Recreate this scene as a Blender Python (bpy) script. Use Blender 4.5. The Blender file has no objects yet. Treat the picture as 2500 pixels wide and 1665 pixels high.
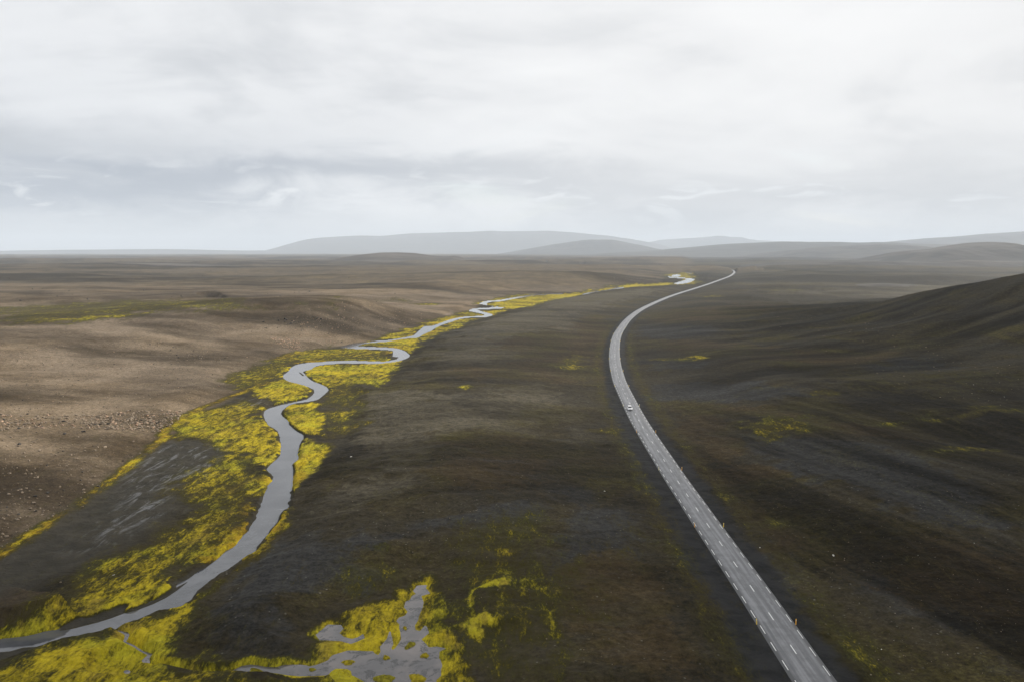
import bpy, bmesh, math, random
import numpy as np
from mathutils import Vector, Matrix

random.seed(7)
RNG = np.random.default_rng(7)
SC = bpy.context.scene
COL = SC.collection

# ------------------------------------------------------------------ camera
CAM_H = 66.0
PITCH = math.atan(216.5 / 1944.4)
FPX = 1944.4                       # focal length in pixels of the 2500 px wide photograph
cam_d = bpy.data.cameras.new('camera')
cam_d.sensor_width = 36.0
cam_d.lens = 28.0
cam_d.clip_start = 0.5
cam_d.clip_end = 80000.0
cam = bpy.data.objects.new('camera', cam_d)
cam.location = (0, 0, CAM_H)
cam.rotation_euler = (math.pi / 2 - PITCH, 0, 0)
COL.objects.link(cam)
SC.camera = cam

# ------------------------------------------------------------------ sun, sky, exposure
SUN_AZ = math.radians(46.0)        # right of the view direction
SUN_EL = math.radians(28.0)
SUN_DIR = Vector((math.sin(SUN_AZ) * math.cos(SUN_EL), math.cos(SUN_AZ) * math.cos(SUN_EL), math.sin(SUN_EL)))
sun_d = bpy.data.lights.new('sun', 'SUN')
sun_d.energy = 5.0
sun_d.angle = math.radians(2.5)
sun_d.color = (1.0, 0.94, 0.85)
sun = bpy.data.objects.new('sun', sun_d)
sun.rotation_euler = SUN_DIR.to_track_quat('Z', 'Y').to_euler()
sun.location = (300, 300, 600)
COL.objects.link(sun)

SC.view_settings.view_transform = 'Standard'
SC.view_settings.look = 'None'
SC.view_settings.exposure = 0.12
SC.view_settings.gamma = 1.0
SC.view_settings.use_curve_mapping = False
SC.cycles.use_denoising = True
SC.cycles.denoising_prefilter = 'ACCURATE'
SC.cycles.max_bounces = 6
SC.cycles.volume_bounces = 2
SC.cycles.sample_clamp_indirect = 4.0


class NT:
    """small helper to write node trees as expressions"""
    def __init__(self, tree):
        self.t = tree
        self.n = tree.nodes
        self.l = tree.links

    def node(self, kind, **props):
        nd = self.n.new(kind)
        for k, v in props.items():
            setattr(nd, k, v)
        return nd

    def put(self, sock, v):
        if v is None:
            return
        if isinstance(v, bpy.types.NodeSocket):
            self.l.new(v, sock)
        else:
            if sock.type == 'RGBA' and isinstance(v, (tuple, list)) and len(v) == 3:
                v = (*v, 1.0)
            sock.default_value = v

    def math(self, op, a, b=None, c=None, clamp=False):
        nd = self.node('ShaderNodeMath', operation=op, use_clamp=clamp)
        for i, v in enumerate((a, b, c)):
            if v is not None:
                self.put(nd.inputs[i], v)
        return nd.outputs[0]

    def vmath(self, op, a, b=None):
        nd = self.node('ShaderNodeVectorMath', operation=op)
        self.put(nd.inputs[0], a)
        if b is not None:
            self.put(nd.inputs[1], b)
        return nd.outputs['Value'] if op in ('DOT_PRODUCT', 'LENGTH', 'DISTANCE') else nd.outputs[0]

    def mix(self, f, a, b, mode='MIX'):
        nd = self.node('ShaderNodeMix', data_type='RGBA', blend_type=mode)
        nd.clamp_factor = True
        self.put(nd.inputs[0], f)
        self.put(nd.inputs[6], a)
        self.put(nd.inputs[7], b)
        return nd.outputs[2]

    def noise(self, vec, scale, detail=4.0, rough=0.55, dist=0.0, lac=2.0):
        nd = self.node('ShaderNodeTexNoise')
        self.put(nd.inputs['Vector'], vec)
        nd.inputs['Scale'].default_value = scale
        nd.inputs['Detail'].default_value = detail
        nd.inputs['Roughness'].default_value = rough
        nd.inputs['Lacunarity'].default_value = lac
        nd.inputs['Distortion'].default_value = dist
        return nd.outputs[0]

    def mapr(self, v, a, b, c=0.0, d=1.0, smooth=True):
        nd = self.node('ShaderNodeMapRange')
        nd.interpolation_type = 'SMOOTHSTEP' if smooth else 'LINEAR'
        self.put(nd.inputs[0], v)
        for i, x in enumerate((a, b, c, d)):
            self.put(nd.inputs[i + 1], x)
        return nd.outputs[0]

    def scale(self, vec, s, rotz=0.0):
        nd = self.node('ShaderNodeMapping')
        self.put(nd.inputs['Vector'], vec)
        nd.inputs['Scale'].default_value = s
        nd.inputs['Rotation'].default_value = (0, 0, rotz)
        return nd.outputs[0]


def new_mat(name):
    m = bpy.data.materials.new(name)
    m.use_nodes = True
    nt = NT(m.node_tree)
    nt.bsdf = m.node_tree.nodes['Principled BSDF']
    nt.out = m.node_tree.nodes['Material Output']
    return m, nt


def build_world():
    w = bpy.data.worlds.new('World')
    SC.world = w
    w.use_nodes = True
    nt = NT(w.node_tree)
    bg = w.node_tree.nodes['Background']
    bg.inputs['Strength'].default_value = 0.1
    sky = nt.node('ShaderNodeTexSky', sky_type='NISHITA')
    sky.sun_disc = False
    sky.sun_elevation = SUN_EL
    sky.sun_rotation = SUN_AZ
    sky.altitude = 500
    d = nt.vmath('NORMALIZE', nt.node('ShaderNodeTexCoord').outputs['Generated'])
    sep = nt.node('ShaderNodeSeparateXYZ')
    nt.put(sep.inputs[0], d)
    dx, dy, dz = sep.outputs
    up = nt.math('MAXIMUM', dz, 0.0)
    den = nt.math('ADD', up, 0.20)
    cmb = nt.node('ShaderNodeCombineXYZ')
    nt.put(cmb.inputs[0], nt.math('DIVIDE', dx, den))
    nt.put(cmb.inputs[1], nt.math('DIVIDE', dy, den))
    q = cmb.outputs[0]
    n1 = nt.noise(nt.scale(q, (0.62, 1.0, 1), 0.45), 1.0, 4, 0.5, 0.6)
    n2 = nt.noise(nt.scale(d, (2.6, 2.6, 7.0), 0.2), 1.0, 5, 0.52, 0.7)
    n3 = nt.noise(nt.scale(d, (8.0, 8.0, 26.0), 0.2), 1.0, 7, 0.62, 0.6)
    c = nt.math('ADD', nt.math('MULTIPLY', n1, 0.44), nt.math('ADD', nt.math('MULTIPLY', n2, 0.44), nt.math('MULTIPLY', n3, 0.12)))
    ramp = nt.node('ShaderNodeValToRGB')
    nt.put(ramp.inputs[0], c)
    e = ramp.color_ramp.elements
    e[0].position = 0.40
    e[0].color = (0.60, 0.62, 0.65, 1)
    e[1].position = 0.585
    e[1].color = (1.0, 1.0, 1.0, 1)
    m = e.new(0.485)
    m.color = (0.86, 0.864, 0.875, 1)
    cloud = ramp.outputs[0]
    cloud = nt.mix(nt.mapr(dx, 0.35, -0.65), cloud, nt.mix(1.0, cloud, (0.92, 0.94, 0.965), 'MULTIPLY'))
    # brighter towards the veiled sun
    g = nt.math('POWER', nt.math('MAXIMUM', nt.vmath('DOT_PRODUCT', d, tuple(SUN_DIR)), 0.0), 6.0)
    cloud = nt.mix(nt.math('MULTIPLY', g, 0.9), cloud, (1.0, 0.995, 0.99))
    # higher cloud is thinner and whiter
    cloud = nt.mix(nt.mapr(up, 0.10, 0.34), cloud, nt.mix(0.5, cloud, (0.96, 0.963, 0.97)))
    # a bank of darker cloud low over the whole horizon, heaviest on the left, paler rain light under it
    lf = nt.mapr(dx, 0.40, -0.50)
    bl = nt.math('ADD', nt.math('SUBTRACT', up, nt.math('ADD', 0.070, nt.math('MULTIPLY', lf, 0.012))), nt.math('ADD', nt.math('MULTIPLY', nt.math('SUBTRACT', n2, 0.5), -0.16), nt.math('MULTIPLY', nt.math('SUBTRACT', n3, 0.5), -0.09)))
    band = nt.math('POWER', 2.718, nt.math('MULTIPLY', nt.math('MULTIPLY', bl, bl), -950.0))
    bf = nt.math('MULTIPLY', band, nt.math('ADD', 0.48, nt.math('MULTIPLY', lf, 0.46)))
    cloud = nt.mix(bf, cloud, nt.mix(lf, (0.55, 0.565, 0.59), (0.38, 0.425, 0.50)))
    n4 = nt.noise(nt.scale(d, (11.0, 11.0, 46.0), 0.7), 1.0, 5, 0.55, 0.8)
    gap = nt.math('SUBTRACT', up, 0.066)
    gapw = nt.math('POWER', 2.718, nt.math('MULTIPLY', nt.math('MULTIPLY', gap, gap), -1100.0))
    cloud = nt.mix(nt.math('MULTIPLY', nt.math('MULTIPLY', nt.mapr(n4, 0.56, 0.70), gapw), 0.85), cloud, (0.93, 0.95, 0.97))
    low = nt.math('POWER', 2.718, nt.math('MULTIPLY', up, -30.0))
    cloud = nt.mix(nt.math('MULTIPLY', low, 0.75), cloud, nt.mix(lf, (0.82, 0.84, 0.865), (0.58, 0.65, 0.735)))
    cloud = nt.mix(1.0, cloud, (9.2, 9.2, 9.2), 'MULTIPLY')
    # thin places let a little of the blue through
    thin = nt.math('MULTIPLY', nt.mapr(n1, 0.60, 0.72), 0.25)
    nt.l.new(nt.mix(thin, cloud, sky.outputs[0]), bg.inputs['Color'])


build_world()

# ------------------------------------------------------------------ numpy tools
def smooth(a, b, x):
    t = np.clip((x - a) / (b - a), 0.0, 1.0)
    return t * t * (3 - 2 * t)


def _hash(ix, iy, seed):
    h = (ix.astype(np.int64) * 374761393 + iy.astype(np.int64) * 668265263 + seed * 974634777) & 0x7fffffff
    h = ((h ^ (h >> 13)) * 1274126177) & 0x7fffffff
    return ((h ^ (h >> 16)) & 0xffff) / 65535.0


def vnoise(x, y, seed):
    ix = np.floor(x)
    iy = np.floor(y)
    fx = x - ix
    fy = y - iy
    ux = fx * fx * fx * (fx * (fx * 6 - 15) + 10)
    uy = fy * fy * fy * (fy * (fy * 6 - 15) + 10)
    a = _hash(ix, iy, seed)
    b = _hash(ix + 1, iy, seed)
    c = _hash(ix, iy + 1, seed)
    d = _hash(ix + 1, iy + 1, seed)
    return (a + (b - a) * ux) * (1 - uy) + (c + (d - c) * ux) * uy


def fbm(x, y, scale, octaves=4, seed=0, gain=0.5):
    """value noise in -1..1; scale = size of the largest lumps in metres"""
    s = np.zeros_like(x)
    amp, tot, f = 1.0, 0.0, 1.0 / scale
    for o in range(octaves):
        c, sn = math.cos(o * 1.1 + seed), math.sin(o * 1.1 + seed)
        s += amp * (vnoise((x * c - y * sn) * f + 17.3 * o, (x * sn + y * c) * f - 9.1 * o, seed + o) * 2 - 1)
        tot += amp
        amp *= gain
        f *= 2.03
    return s / tot


def unproject(pts, z=0.0):
    """photograph pixels (2500 x 1665) -> points of the plane at height z"""
    p = np.asarray(pts, float)
    a = (p[:, 0] - 1250.0) / FPX
    b = -(p[:, 1] - 832.5) / FPX
    cp, sp = math.cos(PITCH), math.sin(PITCH)
    d = np.stack([a, cp + b * sp, -sp + b * cp], 1)
    t = (z - CAM_H) / np.minimum(d[:, 2], -1e-4)
    return d[:, :2] * t[:, None]


def catmull(P, n=6, closed=False):
    P = np.asarray(P, float)
    out = []
    N = len(P)
    for i in range(N if closed else N - 1):
        if closed:
            p0, p1, p2, p3 = P[i - 1], P[i], P[(i + 1) % N], P[(i + 2) % N]
        else:
            p0, p1, p2, p3 = P[max(i - 1, 0)], P[i], P[i + 1], P[min(i + 2, N - 1)]
        for k in range(n):
            t = k / n
            out.append(0.5 * ((2 * p1) + (p2 - p0) * t + (2 * p0 - 5 * p1 + 4 * p2 - p3) * t * t + (3 * p1 - p0 - 3 * p2 + p3) * t ** 3))
    if not closed:
        out.append(P[-1])
    return np.array(out)


def dist_chain(x, y, C, margin):
    """distance to a polyline, exact up to margin"""
    d = np.full(x.shape, float(margin))
    for i in range(len(C) - 1):
        ax, ay = C[i]
        bx, by = C[i + 1]
        m = np.nonzero((x > min(ax, bx) - margin) & (x < max(ax, bx) + margin) & (y > min(ay, by) - margin) & (y < max(ay, by) + margin))[0]
        if m.size == 0:
            continue
        px = x[m] - ax
        py = y[m] - ay
        ex, ey = bx - ax, by - ay
        t = np.clip((px * ex + py * ey) / max(ex * ex + ey * ey, 1e-9), 0, 1)
        dd = np.hypot(px - t * ex, py - t * ey)
        d[m] = np.minimum(d[m], dd)
    return d


def inside(x, y, C):
    r = np.zeros(x.shape, bool)
    bb = np.nonzero((x > C[:, 0].min()) & (x < C[:, 0].max()) & (y > C[:, 1].min()) & (y < C[:, 1].max()))[0]
    xs, ys = x[bb], y[bb]
    rr = np.zeros(bb.size, bool)
    for i in range(len(C)):
        ax, ay = C[i - 1]
        bx, by = C[i]
        if ay == by:
            continue
        m = np.nonzero((ys >= min(ay, by)) & (ys < max(ay, by)))[0]
        rr[m] ^= xs[m] < ax + (ys[m] - ay) * (bx - ax) / (by - ay)
    r[bb] = rr
    return r


def sdf(x, y, C, margin):
    d = dist_chain(x, y, np.vstack([C, C[:1]]), margin)
    return np.where(inside(x, y, C), -d, d)


def ellipse(cx, cy, rx, ry, rot=0.0, n=20):
    a = np.linspace(0, 2 * math.pi, n, endpoint=False)
    c, s = math.cos(rot), math.sin(rot)
    return [(cx + rx * math.cos(t) * c - ry * math.sin(t) * s, cy + rx * math.cos(t) * s + ry * math.sin(t) * c) for t in a]


# ------------------------------------------------------------------ outlines measured in the photograph
RIVER_L = [(-120, 1572), (-60, 1566), (0, 1559), (42, 1554.5), (71, 1551), (85, 1548), (115, 1539), (141, 1535), (153, 1527), (178, 1518), (200, 1517),
           (212, 1509), (238, 1504), (280, 1489), (308, 1481), (302, 1495), (340, 1484), (368, 1467), (402, 1454), (419, 1445), (429, 1435),
           (432, 1424), (458, 1412), (478, 1399), (485, 1394), (512, 1379), (555, 1343), (572, 1333), (580, 1323), (595, 1304), (607, 1294),
           (618, 1274), (625, 1265), (629, 1250), (638, 1229), (643, 1210), (652, 1192), (655, 1183), (667, 1169), (664, 1158), (655, 1150),
           (653, 1142), (662, 1131), (681, 1115), (686, 1102), (685, 1090), (684, 1073), (681, 1058), (672, 1047), (660, 1042), (652, 1032),
           (645, 1020), (644, 1010), (646, 1003), (655, 996), (673, 990), (700, 982.6), (730, 977), (753, 971), (764, 961.6), (763, 952),
           (749, 944), (734, 938.6), (707, 932), (696, 926), (691, 916.6), (704, 906), (711, 896.5), (722, 891), (738, 887), (764, 884),
           (810, 881.6), (849, 879.7), (887, 881), (925, 882), (940, 882), (954, 879), (958, 870), (960, 861), (958, 856), (940, 854),
           (906, 852.5), (868, 851.6), (843, 849.7), (833, 847.7), (841, 844), (868, 838), (898, 836), (914, 833), (944, 831), (982, 825.2),
           (1005, 820.5), (1013, 817), (1026, 805), (1037, 797), (1053, 796.5), (1069, 791.7), (1086, 785), (1106, 779), (1128, 774.7),
           (1162, 772.6), (1181, 771), (1182, 768), (1162, 763), (1145, 759.5), (1154, 755), (1179, 752.6), (1210, 751), (1200, 748),
           (1179, 744), (1171, 741.6), (1184, 736.5), (1201, 735), (1222, 733), (1264, 725.5), (1303, 720), (1350, 717.6), (1385, 717)]
RIVER_R = [(-120, 1690), (-60, 1660), (0, 1635), (30, 1624), (68, 1609), (110, 1592), (144, 1578), (170, 1573), (212, 1561), (255, 1548), (289, 1531),
           (304, 1525), (331, 1518), (362, 1504), (385, 1493), (417, 1489), (432, 1486), (461, 1469), (471, 1455), (494, 1433), (511, 1420),
           (528, 1408), (545, 1399), (553, 1391), (575, 1376), (589, 1365), (621, 1347), (628, 1335), (641, 1318), (652, 1304), (658, 1294),
           (674, 1277), (682, 1260), (686, 1251), (698, 1244), (704, 1235), (701, 1227), (709, 1219), (708, 1204), (712, 1195), (714, 1178),
           (715, 1153), (715, 1132), (720, 1128), (728, 1120), (727, 1102), (730, 1092), (732, 1085), (740, 1071), (739, 1061), (720, 1049),
           (706, 1036), (703, 1027), (689, 1015), (687, 1009), (691, 1001), (703, 992), (722, 986.5), (749, 982.6), (772, 978), (782, 971),
           (793, 961.6), (802, 952), (797, 944), (778, 935), (764, 930), (751, 921), (747, 914), (741, 907), (759, 902), (768, 895.6),
           (787, 891), (820, 888), (868, 887), (915, 888), (944, 886), (971, 882), (986, 877.4), (999, 870.7), (998, 865), (984, 855),
           (963, 849.7), (935, 847.7), (906, 846.8), (875, 845), (881, 842), (891, 839), (925, 835.5), (950, 833.3), (984, 827.5), (1018, 825),
           (1033, 817), (1052, 808.7), (1065, 800), (1082, 792.6), (1103, 786), (1120, 780), (1145, 776), (1188, 774.7), (1203, 769.6),
           (1188, 764.5), (1171, 759.5), (1166, 755.5), (1205, 755), (1232, 752.6), (1222, 751), (1201, 748.6), (1191, 746), (1188, 741),
           (1201, 737.2), (1225, 735.7), (1264, 728.3), (1307, 721.6), (1350, 719.4), (1385, 718)]
RIVER = RIVER_L + RIVER_R[::-1]
FAR_RIVER = [(1420, 721), (1425, 718), (1448, 713), (1480, 709.5), (1508, 702.5), (1522, 702.3), (1520, 705.5), (1500, 709), (1480, 712), (1448, 715.5), (1430, 721)]
FAR_POOL = [(1645, 693), (1668, 686), (1680, 682), (1664, 680.4), (1632, 677.4), (1630, 675.6), (1662, 678.4), (1696, 682), (1692, 687), (1676, 692), (1655, 694.6)]
FAR_POOL2 = [(1640, 672), (1652, 671), (1664, 673.5), (1655, 675.6), (1642, 674.6)]
FAR_POOL3 = [(1672, 664.4), (1686, 665.4), (1690, 668.6), (1680, 667.6)]
LEFT_POOL = [(499, 737.4), (510, 737), (520, 742), (534, 747), (526, 750), (510, 745)]
STREAM = [(288, 1538), (300, 1541), (312, 1543), (316, 1549), (312, 1560), (306, 1566), (322, 1571), (334, 1577), (348, 1588), (366, 1593), (372, 1597),
          (366, 1603), (364, 1609), (368, 1619), (384, 1622), (411, 1625.5), (443, 1630), (458, 1634), (473, 1637), (515, 1641), (568, 1636), (590, 1625),
          (611, 1621.5), (649, 1627), (675, 1627), (696, 1622), (722, 1621), (750, 1623),
          (750, 1649), (675, 1650), (643, 1648.6), (619, 1652), (590, 1647.5), (564, 1643), (532, 1647), (505, 1649), (473, 1642), (441, 1635.5),
          (409, 1629.5), (382, 1625), (370, 1623), (352, 1620), (347, 1611), (356, 1603), (362, 1598), (344, 1592), (329, 1581), (317, 1575),
          (300, 1569), (303, 1559), (305, 1549), (298, 1545), (287, 1542)]
PUDDLE = ellipse(310, 1639.5, 9, 5)
POND = [(730, 1622), (743, 1622), (756, 1626), (778, 1620), (799, 1611), (812, 1598), (838, 1590.6), (849, 1587), (877, 1588), (911, 1588.7),
        (915, 1596), (924, 1599), (930, 1590.6), (928, 1577.5), (937, 1568), (945, 1557), (950, 1540), (954, 1541), (958, 1559), (960.6, 1572),
        (954, 1581), (956, 1586), (963, 1585), (971, 1574), (979, 1560), (976, 1538), (975, 1523), (967, 1516), (973, 1506.5), (989, 1502),
        (995, 1491.6), (986, 1482), (991, 1467), (1001, 1464), (1006, 1454), (1016, 1448.6), (1008, 1443), (1018, 1428), (1044, 1427),
        (1040, 1435), (1049, 1448), (1029, 1454), (1033, 1469), (1032, 1480), (1025, 1495), (1021, 1512), (1012, 1527), (1014, 1537), (1025, 1539),
        (1038, 1525), (1044, 1532), (1047, 1544), (1029, 1560), (1040, 1572), (1047, 1579), (1064, 1577.5), (1092, 1581), (1074, 1590), (1072, 1605),
        (1079, 1620), (1077, 1648), (1064, 1658), (1066, 1675), (1060, 1700), (960, 1710), (905, 1690), (890, 1665), (879, 1658), (859, 1648),
        (857, 1637), (846, 1632), (820, 1632), (808, 1639), (801, 1647), (756, 1648.5), (730, 1649)]
POND2 = [(801, 1524), (831, 1525), (838, 1534), (829, 1544), (842, 1555), (859, 1559), (872, 1555), (887, 1546), (892, 1557), (876, 1564), (857, 1570),
         (831, 1564), (780, 1562), (771, 1549), (790, 1534)]
ISLETS = [(850, 1617, 17, 6, -0.05, 'bright yellow'), (762, 1634.5, 10, 4, -0.05, 'small olive'), (943, 1605, 10, 6, 0.0, 'round yellow-green'),
          (1001, 1575, 16, 7, -0.4, 'slanting olive'), (1037, 1600, 12, 6, -0.1, 'yellow and olive'), (989, 1533, 6, 5, 0.3, 'tiny orange-topped'),
          (938, 1660, 25, 14, 0.0, 'broad olive'), (1018, 1659, 20, 17, 0.0, 'tall orange-yellow'), (624, 1637.6, 18, 6.5, 0.05, 'lens-shaped green')]
BARS = [[(0, 1591), (25, 1589), (56, 1580), (102, 1577), (146, 1577), (112, 1593), (68, 1611), (30, 1626), (0, 1638), (-90, 1675), (-90, 1600)],
        [(145, 1539), (149, 1530), (178, 1516), (212, 1508), (238, 1502), (280, 1486), (311, 1478), (302, 1497), (270, 1509), (238, 1519), (178, 1534)],
        [(300, 1497), (340, 1482), (374, 1466), (402, 1452), (419, 1443), (433, 1432), (460, 1418), (456, 1422), (432, 1441), (405, 1459), (374, 1474), (340, 1487)],
        [(751, 943), (766, 950), (768, 958), (766, 962), (761, 950)],
        [(690, 1003), (705, 990), (722, 984), (752, 980), (750, 983), (720, 988), (704, 994), (692, 1003)],
        [(953, 880), (958, 870), (974, 871), (968, 877)],
        [(728, 908), (734, 909), (745, 918), (738, 917)]]
MOSS = [  # (outline, strength, softness in metres)
    ([(-80, 1665), (0, 1638), (68, 1610), (144, 1578), (255, 1548), (304, 1525), (417, 1489), (461, 1469), (500, 1482), (479, 1502), (462, 1521), (441, 1551), (443, 1600), (480, 1612), (470, 1640),
      (480, 1720), (-80, 1790)], 0.86, 5),
    ([(440, 1640), (564, 1645), (620, 1655), (700, 1652), (800, 1650), (815, 1634), (850, 1634), (890, 1668), (900, 1780), (440, 1780)], 0.52, 3),
    ([(443, 1600), (505, 1614), (568, 1613), (611, 1617), (675, 1621), (717, 1612), (758, 1600), (805, 1608), (700, 1626), (600, 1630), (560, 1640), (470, 1638), (400, 1625)], 0.70, 2),
    ([(747, 1540), (758, 1580), (769, 1602), (720, 1615), (760, 1632), (860, 1650), (900, 1690), (1155, 1690), (1150, 1605), (1112, 1565), (1094, 1522), (1076, 1490), (1088, 1461),
      (1083, 1425), (1074, 1400), (1024, 1400), (996, 1432), (964, 1454), (903, 1475), (845, 1484), (794, 1515)], 0.92, 3),
    ([(768, 1548), (800, 1520), (880, 1515), (975, 1470), (1010, 1425), (1050, 1420), (1065, 1470), (1045, 1520), (1060, 1570), (1095, 1578), (1090, 1660), (1060, 1680), (800, 1660), (770, 1570)], 1.05, 3),
    ([(1130, 1436), (1180, 1425), (1228, 1412), (1235, 1430), (1173, 1446), (1165, 1470), (1168, 1492), (1217, 1516), (1205, 1530), (1178, 1528), (1180, 1582), (1148, 1551), (1101, 1529), (1141, 1508), (1134, 1470), (1101, 1464), (1130, 1456)], 1.05, 2),
    ([(1318, 1482), (1350, 1493), (1372, 1551), (1361, 1576), (1340, 1545), (1324, 1526)], 0.74, 4),
    ([(1150, 1345), (1190, 1335), (1200, 1360), (1165, 1375)], 0.5, 6),
    ([(1090, 1340), (1250, 1320), (1330, 1400), (1310, 1560), (1250, 1665), (1160, 1665), (1100, 1500), (1050, 1420)], 0.50, 12),
    ([(860, 1430), (1000, 1330), (1200, 1250), (1320, 1270), (1380, 1400), (1400, 1600), (1300, 1720), (1150, 1665), (1080, 1400)], 0.33, 16),
    ([(846, 1440), (870, 1430), (876, 1450), (862, 1480), (845, 1490)], 0.5, 3),
    # right bank
    ([(417, 1489), (494, 1433), (553, 1391), (621, 1347), (660, 1292), (676, 1300), (650, 1345), (600, 1388), (560, 1422), (530, 1452), (500, 1482), (470, 1500)], 0.58, 3),
    ([(655, 1302), (689, 1250), (704, 1238), (710, 1240), (706, 1262), (716, 1275), (690, 1300), (664, 1316)], 0.72, 3),
    ([(715, 1204), (737, 1175), (762, 1150), (788, 1129), (810, 1110), (820, 1090), (811, 1081), (788, 1077), (754, 1066), (741, 1063), (741, 1072), (732, 1085), (726, 1110), (716, 1130), (713, 1178)], 0.96, 3),
    ([(687, 1010), (700, 993), (722, 987), (749, 983), (772, 978), (776, 988), (788, 1011), (797, 1030), (791, 1046), (797, 1066), (742, 1058), (720, 1049), (706, 1036), (690, 1016)], 0.92, 3),
    ([(741, 907), (768, 896), (820, 888), (915, 888), (971, 882), (969, 893), (954, 916), (938, 940), (921, 950), (896, 938), (849, 938), (810, 945), (797, 944), (764, 930), (748, 915)], 0.84, 5),
    ([(778, 977), (802, 955), (820, 940), (870, 938), (890, 985), (884, 1010), (868, 1055), (800, 1067), (791, 1046), (797, 1030), (788, 1011)], 0.50, 9),
    ([(875, 845), (963, 850), (998, 865), (1006, 860), (1031, 840), (1018, 825), (984, 827), (891, 839)], 0.84, 6),
    ([(843, 850), (906, 853), (958, 857), (960, 862), (954, 879), (925, 882), (849, 880), (764, 884), (738, 887), (722, 891), (727, 872), (780, 857)], 0.66, 8),
    ([(764, 952), (749, 944), (707, 932), (695, 926), (650, 935), (600, 955), (640, 975), (680, 988), (730, 977), (753, 971)], 0.88, 5),
    ([(560, 945), (552, 915), (600, 900), (681, 870), (727, 858), (823, 843), (760, 870), (720, 892), (690, 915), (650, 935), (600, 955)], 0.57, 8),
    ([(644, 1010), (655, 996), (600, 975), (560, 985), (478, 1002), (421, 1032), (400, 1060), (420, 1078), (480, 1075), (540, 1100), (580, 1100), (620, 1130), (653, 1142), (686, 1102), (684, 1073), (672, 1047)], 0.78, 6),
    ([(653, 1142), (578, 1100), (500, 1140), (455, 1172), (440, 1244), (379, 1295), (289, 1335), (217, 1389), (108, 1425), (72, 1461), (0, 1501), (-60, 1510), (-60, 1570), (0, 1559), (115, 1539),
      (200, 1515), (311, 1480), (400, 1459), (478, 1399), (555, 1343), (607, 1294), (629, 1250), (642, 1210), (667, 1169)], 0.66, 10),
    ([(478, 1399), (555, 1343), (607, 1294), (629, 1250), (642, 1210), (655, 1180), (625, 1190), (575, 1235), (560, 1300), (500, 1340), (380, 1400), (250, 1440), (120, 1490), (0, 1530), (0, 1559), (115, 1539), (311, 1480), (400, 1455)], 0.90, 7),
    ([(900, 832), (980, 806), (1015, 795), (1050, 783), (1090, 774), (1128, 775), (1086, 785), (1053, 797), (1026, 805), (1013, 817), (989, 824), (914, 833)], 0.84, 8),
    ([(1128, 775), (1181, 771), (1162, 763), (1145, 759), (1120, 762), (1090, 774)], 0.66, 10),
    ([(1033, 817), (1052, 809), (1082, 793), (1120, 780), (1188, 775), (1179, 777), (1150, 787), (1113, 805), (1076, 815), (1045, 830), (1031, 840), (1018, 825)], 0.76, 8),
    ([(1171, 760), (1188, 765), (1203, 769), (1239, 759), (1273, 753), (1307, 749), (1324, 741), (1364, 732), (1412, 723), (1440, 715), (1350, 718), (1307, 721), (1264, 728), (1225, 736), (1191, 741), (1205, 749), (1232, 753)], 0.90, 14),
    ([(1160, 742), (1201, 730), (1247, 722), (1281, 719), (1303, 720), (1264, 726), (1200, 736), (1171, 742)], 0.7, 10),
    ([(1360, 719), (1448, 710), (1480, 703), (1525, 697), (1608, 691), (1650, 691), (1650, 697), (1523, 705), (1440, 716)], 0.92, 25),
    ([(1480, 704), (1470, 697), (1485, 698), (1510, 702)], 0.6, 15),
    ([(1620, 672), (1661, 667), (1672, 663), (1690, 666), (1700, 678), (1696, 684), (1714, 690), (1684, 695), (1645, 695), (1662, 683), (1630, 678)], 0.72, 25),
    ([(-60, 752), (0, 749), (337, 731.8), (497, 732), (600, 733), (600, 754), (459, 761), (306, 769), (115, 787), (-60, 792)], 0.44, 40),
    ([(0, 785), (115, 778), (306, 766), (459, 759), (400, 764), (200, 786), (0, 790)], 0.62, 24),
    ([(710, 742), (820, 745), (959, 728), (1000, 736), (900, 739), (820, 747)], 0.42, 25),
    ([(1010, 742), (1070, 741), (1060, 746), (1020, 746)], 0.66, 12),
    # right of the road and on the terraces
    (ellipse(1906, 1035, 100, 24), 0.58, 13),
    ([(2120, 1034), (2250, 1024), (2330, 1020), (2390, 1000), (2420, 992), (2440, 1000), (2500, 1002), (2500, 1012), (2400, 1012), (2340, 1030), (2240, 1032)], 0.56, 6),
    (ellipse(1402, 885, 36, 20), 0.52, 8), (ellipse(1136, 944, 14, 7), 0.66, 3), (ellipse(1708, 871, 26, 5), 0.62, 5), (ellipse(1650, 877, 70, 4), 0.42, 6),
    (ellipse(2360, 1100, 90, 6), 0.46, 6), (ellipse(1896, 1277, 26, 12), 0.40, 4), (ellipse(2010, 960, 40, 5), 0.46, 5), (ellipse(1730, 724, 40, 2.4), 0.5, 15),
    (ellipse(1900, 710, 60, 2.2), 0.4, 25), (ellipse(1476, 1050, 50, 6), 0.44, 5), (ellipse(1540, 1320, 60, 40), 0.26, 15), (ellipse(2250, 930, 200, 30), 0.24, 25),
]
STRIP = [(-60, 1385), (0, 1350), (72, 1310), (126, 1268), (195, 1229), (258, 1183), (306, 1146), (335, 1121), (379, 1084), (405, 1066), (396, 1060), (421, 1032), (478, 1001), (536, 978), (597, 955), (650, 933)]
STRIP2 = [(678, 875), (700, 868), (727, 859)]
FLAT = [(-60, 1395), (0, 1362), (126, 1280), (258, 1195), (379, 1095), (420, 1078), (500, 1080), (560, 1100), (487, 1147), (440, 1244), (379, 1295), (217, 1389), (108, 1425), (0, 1501), (-60, 1510)]
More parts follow.
